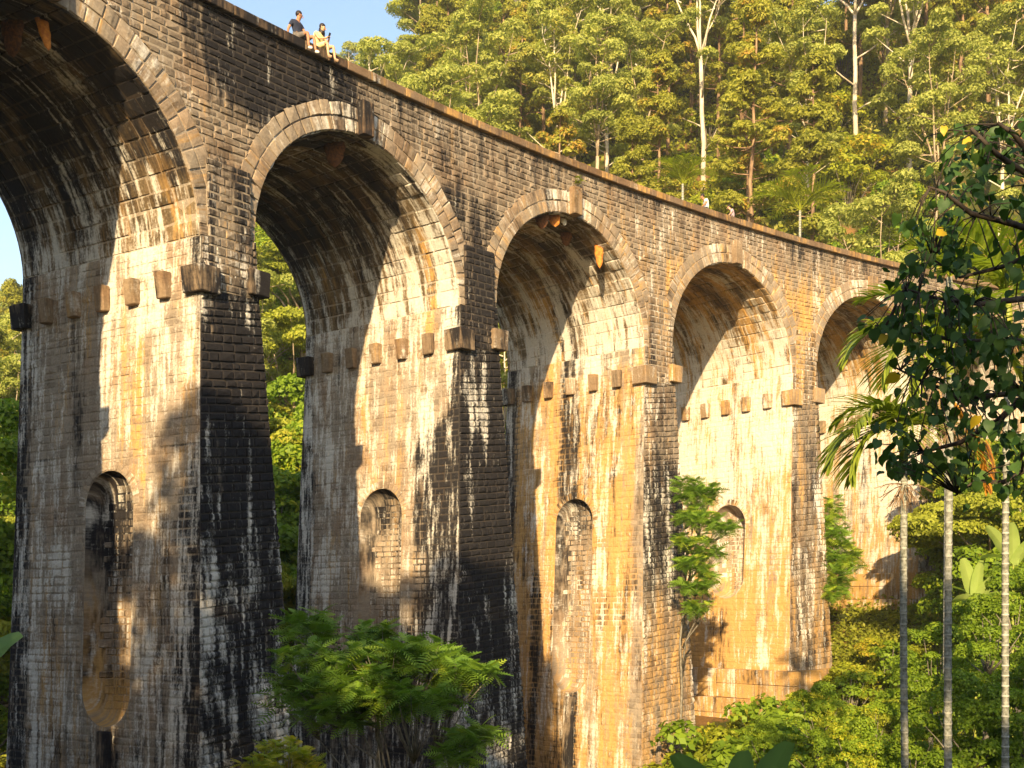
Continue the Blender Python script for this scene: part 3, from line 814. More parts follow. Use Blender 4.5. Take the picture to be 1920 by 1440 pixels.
# ------------------------------------------------------------------ terrain
def sn(x, y):
    th = np.arctan2(x, np.asarray(y)+RR); r = np.hypot(x, np.asarray(y)+RR); return th*RR, r-RR
def ground(x, y):
    x = np.asarray(x, float); y = np.asarray(y, float); s, n = sn(x, y)
    base = np.interp(s, [-60, -10, 5, 16, 30, 38, 46, 50, 58, 70, 84, 100, 160], [0, -13, -16.5, -18.5, -19, -17.6, -14.6, -13.5, -9.7, -2.2, 4.5, 10, 24])
    wgt = np.clip((s-.35*np.clip(n, 0, 200)-12)/28, 0, 1); wgt = .33+.67*wgt*wgt*(3-2*wgt)
    nb = np.clip(n-9, 0, None)
    beh = .56*wgt*np.minimum(nb, 95)+.12*np.clip(nb-95, 0, 200)*wgt+.30*np.clip(s-34, 0, 60)*np.clip(nb/12, 0, 1)
    f = np.clip(-n-2, 0, None)
    camz = -10.0
    d = np.hypot(x-CAM.x, y-CAM.y)
    z = base+beh
    z = z+np.clip((f-16)/22, 0, 1)*np.clip(12-(base+18), 0, 12)*.5
    # the bank the photograph was taken from
    t = np.clip(1-d/13, 0, 1); t = t*t*(3-2*t)
    z = z*(1-t)+camz*t
    z = z+.7*(vnoise(x, y, .12, 3)-.5)+.3*(vnoise(x, y, .5, 5)-.5)
    return z
gx = np.r_[np.arange(-120, -30, 6), np.arange(-30, 110, 1.5), np.arange(110, 420, 8)]; gy = np.r_[np.arange(-160, -50, 6), np.arange(-50, 60, 1.5), np.arange(60, 380, 8)]
X, Y = np.meshgrid(gx, gy); Z = ground(X, Y); nx = len(gx)
V = np.stack([X.ravel(), Y.ravel(), Z.ravel()], -1)
F = [(j*nx+i, j*nx+i+1, (j+1)*nx+i+1, (j+1)*nx+i) for j in range(len(gy)-1) for i in range(nx-1)]
g = link('ground', mesh('ground', V, F, M['soil'], smooth=True)); g['kind'] = 'structure'
g['label'] = 'steep valley sides of red brown soil with green cover'

# ------------------------------------------------------------------ plant builders
def leaves_mesh(name, C, N, size, mat, tint, aspect=1.6, rnd=RN, fold=.0):
    """C: centres, N: facing directions; one diamond-shaped leaf each"""
    n = len(C); N = N/np.linalg.norm(N, axis=1, keepdims=True)
    up_ = rnd.normal(size=(n, 3)); U = np.cross(N, up_); U /= np.linalg.norm(U, axis=1, keepdims=True); Wv = np.cross(N, U)
    sz = (size*rnd.uniform(.6, 1.35, n))[:, None]
    a, b = sz*aspect*.5, sz*.5
    V = np.stack([C-U*a, C-Wv*b+N*sz*.1, C+U*a, C+Wv*b+N*sz*.1], 1).reshape(-1, 3)
    me = bpy.data.meshes.new(name); me.vertices.add(4*n); me.vertices.foreach_set('co', V.astype(np.float32).ravel())
    me.loops.add(4*n); me.loops.foreach_set('vertex_index', np.arange(4*n, dtype=np.int32))
    me.polygons.add(n); me.polygons.foreach_set('loop_start', np.arange(0, 4*n, 4, dtype=np.int32))
    me.update(calc_edges=True); me.validate()
    me.materials.append(mat)
    at = me.color_attributes.new('tint', 'FLOAT_COLOR', 'POINT')
    t = np.concatenate([tint, np.ones((n, 1))], 1); at.data.foreach_set('color', np.repeat(t, 4, 0).astype(np.float32).ravel())
    return me
def clump_leaves(clumps, per, rnd, shell=.55):
    """clumps: (x,y,z,rx,rz); leaves spread through flattened balls, denser at the rim"""
    C, N, T = [], [], []
    for (x, y, z, rx, rz) in clumps:
        n = max(8, int(per*rx*rx*rnd.uniform(.8, 1.2)))
        d = rnd.normal(size=(n, 3)); d /= np.linalg.norm(d, axis=1, keepdims=True); d[:, 2] = np.where(d[:, 2] < -.3, -d[:, 2], d[:, 2])
        r = rnd.uniform(0, 1, n)**.45*(1-shell)+shell*rnd.uniform(.75, 1.08, n)
        p = d*r[:, None]*np.array([rx, rx, rz])
        C.append(p+np.array([x, y, z])); N.append(d+rnd.normal(size=(n, 3))*.55+np.array([0, 0, .35]))
        g = rnd.random(); g3 = rnd.random()
        T.append(np.stack([rnd.random(n), np.full(n, g), np.clip(g3*.6+rnd.random(n)*.4, 0, 1)], -1))
    return np.concatenate(C), np.concatenate(N), np.concatenate(T)
def tube(path, radii, sides=6):
    V, F = [], []
    prev = None
    for i, (p, r) in enumerate(zip(path, radii)):
        p = Vector(p); a = Vector(path[min(i+1, len(path)-1)])-Vector(path[max(i-1, 0)])
        a.normalize(); ref = Vector((1, 0, 0)) if abs(a.x) < .8 else Vector((0, 1, 0))
        u = a.cross(ref).normalized(); v = a.cross(u)
        for j in range(sides):
            t = 2*math.pi*j/sides; V.append(p+(u*math.cos(t)+v*math.sin(t))*r)
    for i in range(len(path)-1):
        for j in range(sides):
            F.append((i*sides+j, i*sides+(j+1) % sides, (i+1)*sides+(j+1) % sides, (i+1)*sides+j))
    F.append(tuple(range(sides))[::-1]); F.append(tuple((len(path)-1)*sides+j for j in range(sides)))
    return V, F
def tubes_mesh(name, list_, mat, sides=6):
    V, F = [], []
    for path, rad in list_:
        v, f = tube(path, rad, sides); o = len(V); V += v; F += [tuple(i+o for i in q) for q in f]
    return mesh(name, V, F, mat, smooth=True)
def wander(p0, p1, n, amp, rnd):
    p0, p1 = Vector(p0), Vector(p1); out = []
    for i in range(n+1):
        t = i/n; q = p0.lerp(p1, t); a = amp*math.sin(math.pi*t) if i < n else 0
        out.append(q+Vector((rnd.uniform(-a, a), rnd.uniform(-a, a), rnd.uniform(-a, a)*.4)))
    return out

WH = (1000+31*3) % 31
def build_tree(kind, seed):
    """trunk and crown meshes about the origin"""
    rnd = random.Random(seed); rn = np.random.default_rng(seed)
    tubes, cl = [], []
    if kind == 'pine':
        h = rnd.uniform(17, 21); lean = (rnd.uniform(-.5, .5), rnd.uniform(-.5, .5))
        top = (lean[0], lean[1], h); tr = wander((0, 0, -1), top, 7, .18, rnd)
        tubes.append((tr, [.21*(1-.8*i/7) for i in range(8)]))
        for i in range(40):
            t = rnd.uniform(.30, 1.0); p = tr[0].lerp(tr[-1], t); a = rnd.uniform(0, 6.28); L = (1.05-t)*3.3+.5; L *= rnd.uniform(.6, 1.1)
            e = p+Vector((math.cos(a)*L, math.sin(a)*L, rnd.uniform(.1, .9)))
            tubes.append(([p, p.lerp(e, .5)+Vector((0, 0, -.1)), e], [.05, .035, .015]))
            r = rnd.uniform(.55, 1.0); cl.append((*e, r, r*.8))
            q = p.lerp(e, .6); cl.append((q.x, q.y, q.z+.1, r*.8, r*.5))
        mat, bark, per, size, asp = M['leaf_pine'], M['bark_brown'], 420, .12, 2.6
    elif kind == 'euc':
        h = rnd.uniform(17, 22); fork = rnd.uniform(.4, .55)*h
        tr = wander((0, 0, -1), (rnd.uniform(-.5, .5), rnd.uniform(-.5, .5), fork), 5, .15, rnd)
        tubes.append((tr, [.21-.014*i for i in range(6)]))
        nb = rnd.randint(4, 5)
        for b in range(nb):
            a = b*6.28/nb+rnd.uniform(-.4, .4); sp_ = rnd.uniform(.06, .34)
            L = (h-fork)*rnd.uniform(.75, 1.05)
            e = tr[-1]+Vector((math.cos(a)*math.sin(sp_), math.sin(a)*math.sin(sp_), math.cos(sp_)))*L
            br_ = wander(tr[-1], e, 5, .3, rnd); tubes.append((br_, [.095-.016*i for i in range(6)]))
            for c in range(9):
                t = rnd.uniform(.1, 1); p = tr[-1].lerp(e, t); a2 = rnd.uniform(0, 6.28); l2 = rnd.uniform(1.0, 2.4)
                q = p+Vector((math.cos(a2)*l2, math.sin(a2)*l2, rnd.uniform(.3, 1.3)))
                tubes.append(([p, p.lerp(q, .5), q], [.045, .03, .015]))
                r = rnd.uniform(.65, 1.15); cl.append((*q, r, r*.72))
            cl.append((*e, 1.2, .8))
        for b in range(9):
            t = rnd.uniform(.3, .98); p = tr[0].lerp(tr[-1], t); a2 = rnd.uniform(0, 6.28); l2 = rnd.uniform(1.4, 3.0)
            q = p+Vector((math.cos(a2)*l2, math.sin(a2)*l2, rnd.uniform(.9, 2.2))); tubes.append(([p, p.lerp(q, .5), q], [.05, .035, .015])); r = rnd.uniform(.6, 1.05); cl.append((*q, r, r*.55))
        mat, bark, per, size, asp = M['leaf_euc'], (M['bark_white'] if seed % 31 == WH else M['bark_pale']), 380, .12, 2.4
    elif kind == 'tall':
        h = 17.5; tr = wander((0, 0, -3), (.1, .3, 9.6), 6, .12, rnd); tubes.append((tr, [.21-.012*i for i in range(7)]))
        for a, sp_, L in ((2.4, .12, 9), (.6, .07, 10), (3.6, .5, 6), (5.6, .62, 6.5), (1.4, .35, 7)):
            e = tr[-1]+Vector((math.cos(a)*math.sin(sp_), math.sin(a)*math.sin(sp_), math.cos(sp_)))*L; tubes.append((wander(tr[-1], e, 5, .25, rnd), [.10, .08, .065, .05, .035, .02]))
            for c in range(5):
                p = tr[-1].lerp(e, rnd.uniform(.5, 1)); a2 = rnd.uniform(0, 6.28); q = p+Vector((math.cos(a2)*1.6, math.sin(a2)*1.6, rnd.uniform(.3, 1.3))); tubes.append(([p, p.lerp(q, .5), q], [.045, .03, .015])); r = rnd.uniform(.6, .95); cl.append((*q, r, r*.7))
        for t_, a in ((.45, 3.4), (.6, .3), (.75, 3.0)):
            p = tr[0].lerp(tr[-1], t_); q = p+Vector((math.cos(a)*3, math.sin(a)*3, 1.8)); tubes.append((wander(p, q, 3, .15, rnd), [.07, .05, .035, .02])); cl.append((*q, .8, .5))
        mat, bark, per, size, asp = M['leaf_euc'], M['bark_white'], 380, .12, 2.4
    elif kind == 'darkshrub':
        h = rnd.uniform(1.8, 2.8)
        for b in range(18):
            a = rnd.uniform(0, 6.28); rr = rnd.uniform(.1, 1.5); z = h*math.sqrt(max(.05, 1-(rr/1.9)**2))*rnd.uniform(.3, 1.1)
            e = Vector((math.cos(a)*rr, math.sin(a)*rr, z)); tubes.append(([Vector((e.x*.2, e.y*.2, -.4)), e*.6, e], [.03, .02, .01]))
            r = rnd.uniform(.35, .7); cl.append((*e, r, r*.8))
        mat, bark, per, size, asp = M['leaf_broad'], M['bark_grey'], 230, .16, 1.4
    elif kind == 'umb':
        h = rnd.uniform(9.5, 12.5); tr = wander((0, 0, -1), (rnd.uniform(-.6, .6), rnd.uniform(-.6, .6), h*.42), 4, .25, rnd)
        tubes.append((tr, [.26-.03*i for i in range(5)]))
        for b in range(13):
            a = b*2.4+rnd.uniform(-.3, .3); L = rnd.uniform(2.2, 4.4); e = tr[-1]+Vector((math.cos(a)*L, math.sin(a)*L, h*.58*rnd.uniform(.45, 1)*(1.15-L/9)))
            tubes.append((wander(tr[-1], e, 4, .25, rnd), [.10, .08, .055, .035, .02]))
            r = rnd.uniform(1.2, 1.9); cl.append((*e, r, r*.38)); q = e+Vector((rnd.uniform(-1.4, 1.4), rnd.uniform(-1.4, 1.4), rnd.uniform(-.5, .3))); cl.append((*q, r*.8, r*.32))
        mat, bark, per, size, asp = M['leaf_umb'], M['bark_pale'], 520, .115, 2.0
    elif kind == 'broad':
        h = rnd.uniform(8.5, 11); tr = wander((0, 0, -1), (rnd.uniform(-.4, .4), rnd.uniform(-.4, .4), h*.45), 4, .2, rnd)
        tubes.append((tr, [.25-.03*i for i in range(5)]))
        for b in range(46):
            a = rnd.uniform(0, 6.28); z = rnd.uniform(.22, 1); rr = math.sin(math.pi*min(.98, max(.15, z*.92)))**.6*3.3*rnd.uniform(.55, 1.08)
            e = Vector((math.cos(a)*rr, math.sin(a)*rr, h*z))
            if b % 3 == 0: tubes.append((wander(tr[-1] if z > .5 else tr[2], e, 3, .2, rnd), [.08, .055, .035, .02]))
            r = rnd.uniform(.7, 1.15); cl.append((*e, r, r*.72))
        mat, bark, per, size, asp = M['leaf_broad'], M['bark_grey'], 330, .15, 1.6
    else:   # shrub
        h = rnd.uniform(1.6, 2.6)
        for b in range(20):
            a = rnd.uniform(0, 6.28); rr = rnd.uniform(.1, 1.7); z = h*math.sqrt(max(.05, 1-(rr/2.1)**2))*rnd.uniform(.45, 1)
            e = Vector((math.cos(a)*rr, math.sin(a)*rr, z)); tubes.append(([Vector((e.x*.2, e.y*.2, -.4)), e*.6, e], [.03, .02, .01]))
            r = rnd.uniform(.42, .72); cl.append((*e, r, r*.75))
        mat, bark, per, size, asp = M['leaf_shrub'], M['bark_grey'], 600, .095, 1.9
    C, N, T = clump_leaves(cl, per, rn)
    return tubes_mesh('trunk_'+kind, tubes, bark, 7 if 'shrub' not in kind else 4), leaves_mesh('crown_'+kind, C, N, size, mat, T, asp, rn)
PROTO = {}
for kd, nvar in (('pine', 4), ('euc', 3), ('umb', 3), ('broad', 3), ('shrub', 4), ('darkshrub', 3), ('tall', 2)):
    PROTO[kd] = [build_tree(kd, 1000+hash_+31*len(kd)) for hash_ in range(nvar)]
NAME = dict(pine='pine_tree', euc='eucalyptus_tree', umb='flat_topped_tree', broad='broadleaf_tree', shrub='bush', darkshrub='bush', tall='eucalyptus_tree')
DESC = dict(pine='slim yellow green conifer', euc='puffy crowned eucalyptus', umb='flat topped tree', broad='round deep green tree', shrub='fine leaved bush', darkshrub='broad leaved bush', tall='white barked eucalyptus')
def where(x, y, z):
    p = project([[x, y, z]])[0]; px, py = p[0], p[1]
    if p[2] < 0 or px < -150 or px > 2100: return 'outside the picture beside the viaduct'
    if px < 70 and py > 480: return 'in the leftmost arch opening'
    if 440 < px < 610 and py > 420: return 'in the second arch opening'
    if 920 < px < 970 and py > 560: return 'in the third arch opening'
    if px < 640 and py < 480: return 'behind the left parapet'
    if px > 1290 and py > 1000:
        if px < 1480: return 'below the third and fourth piers'
        if px < 1690: return 'on the slope left of the palm trunks'
        if px < 1780: return 'between the first and second palm trunks'
        if px < 1890: return 'between the second and third palm trunks'
        return 'right of the third palm trunk'
    if px < 900: return 'beside the open sky'
    if px < 1180: return 'above the third arch'
    if px < 1300: return 'above the third pier'
    if px < 1480: return 'above the fourth arch'
    if px < 1700: return 'above the fifth arch'
    return 'behind the right hand palms'
HOW = ['', 'with a sparse top ', 'half hidden by its neighbours ', 'leaning slightly ']
def put(kind, x, y, scale=1.0, var=None, label=None, rz=None, z=None, group=None, sz=None):
    v = R_.randrange(len(PROTO[kind])) if var is None else var
    z = float(ground(x, y)) if z is None else z
    t = empty(NAME[kind], (x, y, z-.1), R_.uniform(0, 6.28) if rz is None else rz)
    t.scale = (scale, scale, scale*(sz or 1))
    p = project([[x, y, z+(6 if 'shrub' not in kind else 1)*scale]])[0]
    row = ' low on slope' if p[1] > 420 else (' halfway up slope' if p[1] > 170 else ' high on slope')
    tag(t, label or (DESC[kind]+' '+where(x, y, z+6)+(row if p[0] > 640 and p[1] < 600 else '')), 'bush' if 'shrub' in kind else 'tree', group or {'pine': 'conifers of the hillside wood', 'euc': 'eucalyptus trees of the hillside wood', 'umb': 'flat topped trees of the hillside wood', 'broad': 'leafy trees around the viaduct', 'shrub': 'bushes on the slopes', 'darkshrub': 'bushes on the slopes', 'tall': 'eucalyptus trees of the hillside wood'}[kind])
    link('trunk' if 'shrub' not in kind else 'stem', PROTO[kind][v][0], t); link('crown' if 'shrub' not in kind else 'foliage', PROTO[kind][v][1], t)
    return t
taken = []
def free(x, y, d):
    for a, b, c in taken:
        if (a-x)**2+(b-y)**2 < (.5*(c+d))**2: return False
    taken.append((x, y, d)); return True
def force(kind, px, dist, scale, **k):
    x, y = at_px(px, dist); taken.append((x, y, 4)); return put(kind, x, y, scale, **k)
# the ones the photograph singles out
force('tall', 1325, 104, 1.2, var=0, rz=.6, label='tall straight white barked eucalyptus forking high above the fourth arch')
force('tall', 1600, 106, 1.15, var=1, rz=2, label='white barked eucalyptus with a bent trunk above the fifth arch')
force('euc', 1638, 82, 1.0, var=2, label='pale eucalyptus with long spreading limbs just right of the bent white trunk')
force('broad', 1200, 80, 1.25, var=0, label='large deep green round tree behind the parapet between third and fourth arch')
force('broad', 1290, 78, .7, var=1, label='smaller deep green tree tucked beside the large round one')
force('umb', 985, 82, 1.15, var=0, label='flat topped yellow green tree above the parapet over the third arch')
force('umb', 905, 78, .95, var=1, label='flat topped tree with bare limbs left of the larger flat topped one')
force('umb', 760, 100, 1.3, var=2, label='spreading yellow green tree at the edge of the open sky')
# forest fill
cnt = dict(pine=0, euc=0, umb=0, broad=0); nfill = 0
for it in range(9000):
    if nfill >= 400: break
    px = R_.uniform(-120, 2080); dist = R_.uniform(42, 215)
    x, y = at_px(px, dist); s_, n_ = (float(v) for v in sn(x, y))
    if n_ < 15: continue
    z = float(ground(x, y)); pb = project([[x, y, z]])[0]; ptp = project([[x, y, z+20]])[0]
    if ptp[1] > 1150 or pb[1] < -60: continue
    # hidden behind the masonry: keep only what shows above the parapet or through the openings
    pc = project(Pcurve(np.linspace(.6*PP, 7*PP, 60), 0, ZT)); pc = pc[pc[:, 0].argsort()]; yp = np.interp(px, pc[:, 0], pc[:, 1])
    open_ = (px < 70) or (440 < px < 600) or (930 < px < 965)
    if not open_ and ptp[1] > yp+10: continue
    if not open_ and n_ < 24 and pb[1] > yp+250: continue
    lim = 515 if px < 80 else (-1e9 if px > 800 else 100-(px-640)*.83)
    if ptp[1]-22 < lim and px < 800: continue
    if (abs(px-1325) < 80 and dist < 103) or (abs(px-1600) < 60 and dist < 105): continue
    if not free(x, y, 3.0+dist*.016): continue
    r = R_.random()
    if open_ and dist < 80: kd = 'broad' if r < .6 else ('umb' if r < .85 else 'euc')
    elif px > 1000: kd = 'pine' if r < .52 else ('euc' if r < .84 else ('umb' if r < .93 else 'broad'))
    else: kd = 'umb' if r < .42 else ('euc' if r < .7 else ('pine' if r < .93 else 'broad'))
    put(kd, x, y, R_.uniform(.85, 1.15)); nfill += 1
for it in range(400):
    if it > 5 and nfill >= 430: break
    s_, n_ = R_.uniform(18, 52), R_.uniform(16, 80); q = Pcurve(s_, n_, 0); x, y = float(q[0]), float(q[1]); z = float(ground(x, y)); ptp = project([[x, y, z+13]])[0]; pc_ = ptp[0]
    if ptp[1] < np.interp(pc_, [-400, 0, 60, 640, 760], [515, 515, 560, 150, 20]) or not free(x, y, 7): continue
    put('broad' if R_.random() < .5 else 'umb', x, y, R_.uniform(.85, 1.1)); nfill += 1
# dense screens seen through the openings
for px in list(range(462, 600, 15))+list(range(-40, 75, 16)):
    for dist in ((57, 68) if px > 300 else (78, 92)):
        x, y = at_px(px+R_.uniform(-6, 6), dist+R_.uniform(-4, 4))
        put('broad' if R_.random() < .7 else 'umb', x, y, R_.uniform(.95, 1.35) if px > 300 else R_.uniform(1.0, 1.4))
# bushes behind the parapet at the right and on the slope under the last piers
nb = 0
for it in range(9000):
    if nb >= 330: break
    zone = R_.random()
    if zone < .4:
        x, y = at_px(R_.uniform(640, 1900), R_.uniform(62, 150)); s_, n_ = (float(v) for v in sn(x, y))
        if n_ < 14: continue
        sc_ = R_.uniform(1.2, 2.3)
    elif zone < .62:
        x, y = at_px(R_.uniform(1120, 1780), R_.uniform(62, 90)); s_, n_ = (float(v) for v in sn(x, y))
        if n_ < 11: continue
        sc_ = R_.uniform(1.0, 1.9)
    else:
        x, y = at_px(R_.uniform(1290, 1560), R_.uniform(34, 47)) if zone > .88 else at_px(R_.uniform(1290, 1980), R_.uniform(30, 66)); s_, n_ = (float(v) for v in sn(x, y))
        if n_ > -1.3: continue
        sc_ = R_.uniform(.45, .95)
    if not free(x, y, 1.4*sc_): continue
    put('shrub' if R_.random() < (.7 if n_ > 0 else (.2 if math.hypot(x-CAM.x, y-CAM.y) < 46 else .6)) else 'darkshrub', x, y, sc_); nb += 1  # near slope gets mostly darker bushes, their colour standing in for shade
for i, (px, dd, top_y) in enumerate(((1800, 62, 930), (1835, 60, 900), (1870, 58, 880), (1910, 57, 860), (1950, 55, 850), (1820, 66, 860), (1880, 64, 830), (1930, 62, 800))):
    x, y = at_px(px, dd); z = float(ground(x, y)); top_z = CAM.z-(top_y-1123)/FPX*dd; put('broad' if i % 3 else 'umb', x, y, max(.3, (top_z-z)/11))
for (px, dd, top_y) in ((1318, 50, 1330), (1360, 51, 1345), (1400, 50, 1335), (1445, 50, 1325), (1490, 49, 1300), (1335, 47, 1370), (1415, 46, 1375), (1475, 46, 1350), (1525, 48, 1290), (1560, 46, 1300)):
    x, y = at_px(px, dd); z = float(ground(x, y)); top_z = CAM.z-(top_y-1123)/FPX*dd; sc_ = max(.5, (top_z-z)/2.7)
    put('darkshrub' if px % 2 else 'shrub', x, y, sc_)
# trees behind the photographer that shade the valley floor (outside the frame)
for (x, y, top) in ((-21, -9, 7.5), (-19, -13, 8.5), (-21, -16.5, 12), (-20, -19.6, 11.5), (-19, -25, 3.5), (-18, -28.5, 3.2), (-20, -32, 2.5), (-24, -5, 8), (-20, -36, 6.5), (-21, -40.5, 8), (-19, -45, 8)):
    z = float(ground(x, y)); v = R_.randrange(3); wd_ = .5 if y == -19.6 else .8; t = put('broad', x, y, 1, var=v, label='leafy tree on the near bank outside the picture', group='trees on the near bank')
    hgt = 10.5; sc_ = (top-z)/hgt; t.scale = (sc_*wd_, sc_*wd_, sc_)

# ------------------------------------------------------------------ feathery plants near the piers
def feather(rn, L=.55, pairs=7, droop=.35):
    """one compound leaf along +x: narrow leaflets either side of the rachis"""
    V, F = [], []
    for i in range(pairs):
        t = (i+1)/(pairs+.5); x = L*t; z = -droop*L*t*t; l = L*.34*math.sin(math.pi*min(1, t*.8+.15)); wd = L*.045
        for sgn in (-1, 1):
            b = len(V); V += [(x-wd, 0, z), (x+wd, 0, z), (x+wd*1.2+l*.25, sgn*l, z-l*.18), (x-wd*.2+l*.25, sgn*l*.85, z-l*.15)]
            F.append((b, b+1, b+2, b+3))
    b = len(V); V += [(0, -.006, 0), (L, 0, -droop*L), (0, .006, 0)]; F.append((b, b+1, b+2)); return np.array(V), F
def feather_mesh(name, tips, mat, seed, L=.55, per=7):
    rn = np.random.default_rng(seed); base, bf = feather(rn, L)
    VV, FF, TT = [], [], []; o = 0
    for (p, d, s_) in tips:
        g, g3 = rn.random(), rn.random()
        for i in range(per):
            a = 2*math.pi*i/per+rn.uniform(-.6, .6); pit = rn.uniform(-.6, .9)
            M3 = Matrix.Rotation(a, 3, 'Z') @ Matrix.Rotation(-pit, 3, 'Y') @ Matrix.Rotation(rn.uniform(-.6, .6), 3, 'X')
            v = base*s_*rn.uniform(.7, 1.15) @ np.array(M3).T+np.array(p); VV.append(v); FF += [tuple(j+o for j in f) for f in bf]; o += len(v)
            TT.append(np.tile([rn.random(), g, g3], (len(v), 1)))
    V = np.concatenate(VV); T = np.concatenate(TT); T = np.c_[T, np.ones(len(T))]
    return mesh(name, V, FF, mat, col=T, colname='tint')
def feather_tree(name, base, clusters, label, cat, mat, bark, seed, L=.5, group=None, trunk_r=.08, top_at=None):
    """clusters: (centre, rx, rz, count)"""
    rnd = random.Random(seed); t = tag(empty(name, base), label, cat, group); tips, tb = [], []; B = Vector(base)
    top_ = sum((Vector(c[0])-B for c in clusters), Vector())/len(clusters); top_ = top_ if top_at is None else Vector(top_at)-B; tr_ = wander((0, 0, -.5), top_, 6, .12, rnd)
    for w_ in range(3 if trunk_r < .05 else 1): tb.append((wander((rnd.uniform(-.5, .5)*(trunk_r < .05), rnd.uniform(-.3, .3)*(trunk_r < .05), -.5), top_, 6, .18, rnd), [trunk_r*1.6*(1-.12*i) for i in range(7)]))
    for (c, rx, rz, n) in clusters:
        c = Vector(c)-B; f0 = min(.9, rnd.uniform(.15 if trunk_r < .05 else .75, .95)*max(.2, (c.z-1)/max(top_.z, .1))); st_ = top_*f0; path = wander(st_, c, 4, .25, rnd)
        tb.append((path, [trunk_r*.8*(1-.17*i) for i in range(5)]))
        for i in range(n):
            a = rnd.uniform(0, 6.28); r = math.sqrt(rnd.random()); zz = rnd.uniform(-.9, 1)
            p = c+Vector((math.cos(a)*r*rx, math.sin(a)*r*rx, zz*rz*math.sqrt(max(0, 1-r*r*.8))))
            tips.append((tuple(p), None, rnd.uniform(.8, 1.25)))
            if i % 3 == 0: tb.append(([path[3], path[3].lerp(p, .55)+Vector((0, 0, -.08)), p], [.022, .014, .006]))
    link('branches', tubes_mesh('branches', tb, bark, 5), t); link('foliage', feather_mesh('foliage', tips, mat, seed, L), t)
    return t
def cl_px(px, py, depth, rx, rz, n): return (tuple(pt_px(px, py, depth)), rx, rz, n)
b0 = pt_px(740, 1500, 25.5); b0.z = float(ground(b0.x, b0.y))
feather_tree('feathery_bush', b0, [cl_px(600, 1250, 26, .9, .6, 60), cl_px(650, 1330, 25.5, .95, .55, 60), cl_px(720, 1240, 25, .8, .4, 45), cl_px(700, 1195, 27, .5, .3, 22), cl_px(790, 1230, 25.5, .9, .35, 50), cl_px(880, 1255, 25, .6, .25, 30), cl_px(780, 1310, 24.5, .8, .35, 45), cl_px(590, 1180, 27.5, .7, .45, 34), cl_px(560, 1310, 26.5, .6, .5, 30), cl_px(850, 1290, 25.5, .6, .3, 26), cl_px(690, 1290, 25, .8, .4, 40)],
             'wide feathery bush with layered green sprays in front of the second pier', 'bush', M['leaf_acacia'], M['bark_grey'], 11, .42, trunk_r=.035)
b0 = pt_px(880, 1520, 25); b0.z = float(ground(b0.x, b0.y))
feather_tree('feathery_bush', b0, [cl_px(885, 1385, 25, .5, .3, 24), cl_px(850, 1420, 24.5, .4, .2, 14)], 'small feathery sapling low beside the wide feathery bush', 'bush', M['leaf_acacia'], M['bark_grey'], 12, .42, trunk_r=.02)
q = pt_px(1268, 1140, 49.2); b0 = Vector((q.x, q.y, float(ground(q.x, q.y))))
feather_tree('feathery_tree', b0, [cl_px(1296, 915, 48, .7, .5, 30), cl_px(1320, 930, 47.8, .6, .4, 26), cl_px(1290, 965, 48, .6, .5, 26), cl_px(1318, 975, 47.8, .7, .3, 24), cl_px(1355, 992, 47.5, .6, .2, 16), cl_px(1300, 1015, 48, .8, .3, 30), cl_px(1325, 1040, 47.8, .7, .25, 22), cl_px(1300, 1060, 48, .7, .3, 26), cl_px(1330, 1078, 47.6, .4, .2, 12), cl_px(1305, 1100, 48, .7, .3, 26), cl_px(1310, 1140, 48, .5, .3, 18)],
             'feathery small tree growing between the third and fourth piers beside a niche', 'tree', M['leaf_acacia'], M['bark_grey'], 13, .46, trunk_r=.06, top_at=pt_px(1287, 1030, 48.6))
q = pt_px(1532, 1100, 60.5); b0 = Vector((q.x, q.y, float(ground(q.x, q.y))))
feather_tree('feathery_tree', b0, [cl_px(1560, 1000, 58.8, .8, 1.0, 60), cl_px(1582, 1045, 58.5, .7, .8, 50), cl_px(1562, 1110, 58.5, .7, .6, 40), cl_px(1575, 1070, 58.5, .9, .9, 50), cl_px(1560, 950, 59, .5, .6, 18)],
             'slender feathery tree leaning past the right edge of the fourth pier', 'tree', M['leaf_acacia'], M['bark_grey'], 14, .5, trunk_r=.05, top_at=pt_px(1545, 1040, 59.5))
q = pt_px(520, 1500, 19); b0 = Vector((q.x, q.y, float(ground(q.x, q.y))))
feather_tree('low_bush', b0, [cl_px(530, 1415, 19, .42, .28, 50), cl_px(490, 1440, 18.5, .35, .2, 30), cl_px(570, 1440, 19, .3, .15, 20)], 'small bright yellow green bush at the foot of the first pier', 'bush', M['leaf_shrub'], M['bark_grey'], 15, .17, trunk_r=.012)
# slope plants at the right, larger dark leafy masses
for i, (px, py, dd, sc_, kd, lb) in enumerate(((1640, 1380, 34, .32, 'broad', 'dark leafy young tree low on the slope left of the first palm trunk'), (1530, 1370, 38, .34, 'broad', 'dark green bushy tree below the fourth pier'), (1850, 1230, 30, .36, 'broad', 'shaded leafy tree between the two right palm trunks'),
                                              (1745, 1270, 33, .34, 'broad', 'leafy young tree between the two left palm trunks'), (1910, 1180, 34, .4, 'broad', 'leafy tree beside the rightmost palm trunk'), (1430, 1420, 38, .26, 'broad', 'low leafy tree behind the broad banana leaves'), (1820, 1400, 24, .34, 'broad', 'shaded leafy tree at the foot of the middle palm'), (1910, 1380, 24, .34, 'broad', 'shaded leafy tree at the foot of the rightmost palm'), (1715, 1440, 26, .32, 'broad', 'shaded leafy tree at the foot of the leftmost palm'), (1600, 1450, 27, .28, 'broad', 'low shaded leafy tree at the bottom edge left of the palms'),
                                              (-60, 1250, 42, .8, 'broad', 'dark leafy tree at the left edge beside the first pier'), (-20, 1000, 44, 1.1, 'broad', 'tall leafy tree left of the first pier'))):
    q = pt_px(px, py, dd); t = put(kd, q.x, q.y, sc_, label=lb); t.location.z = q.z-6*sc_
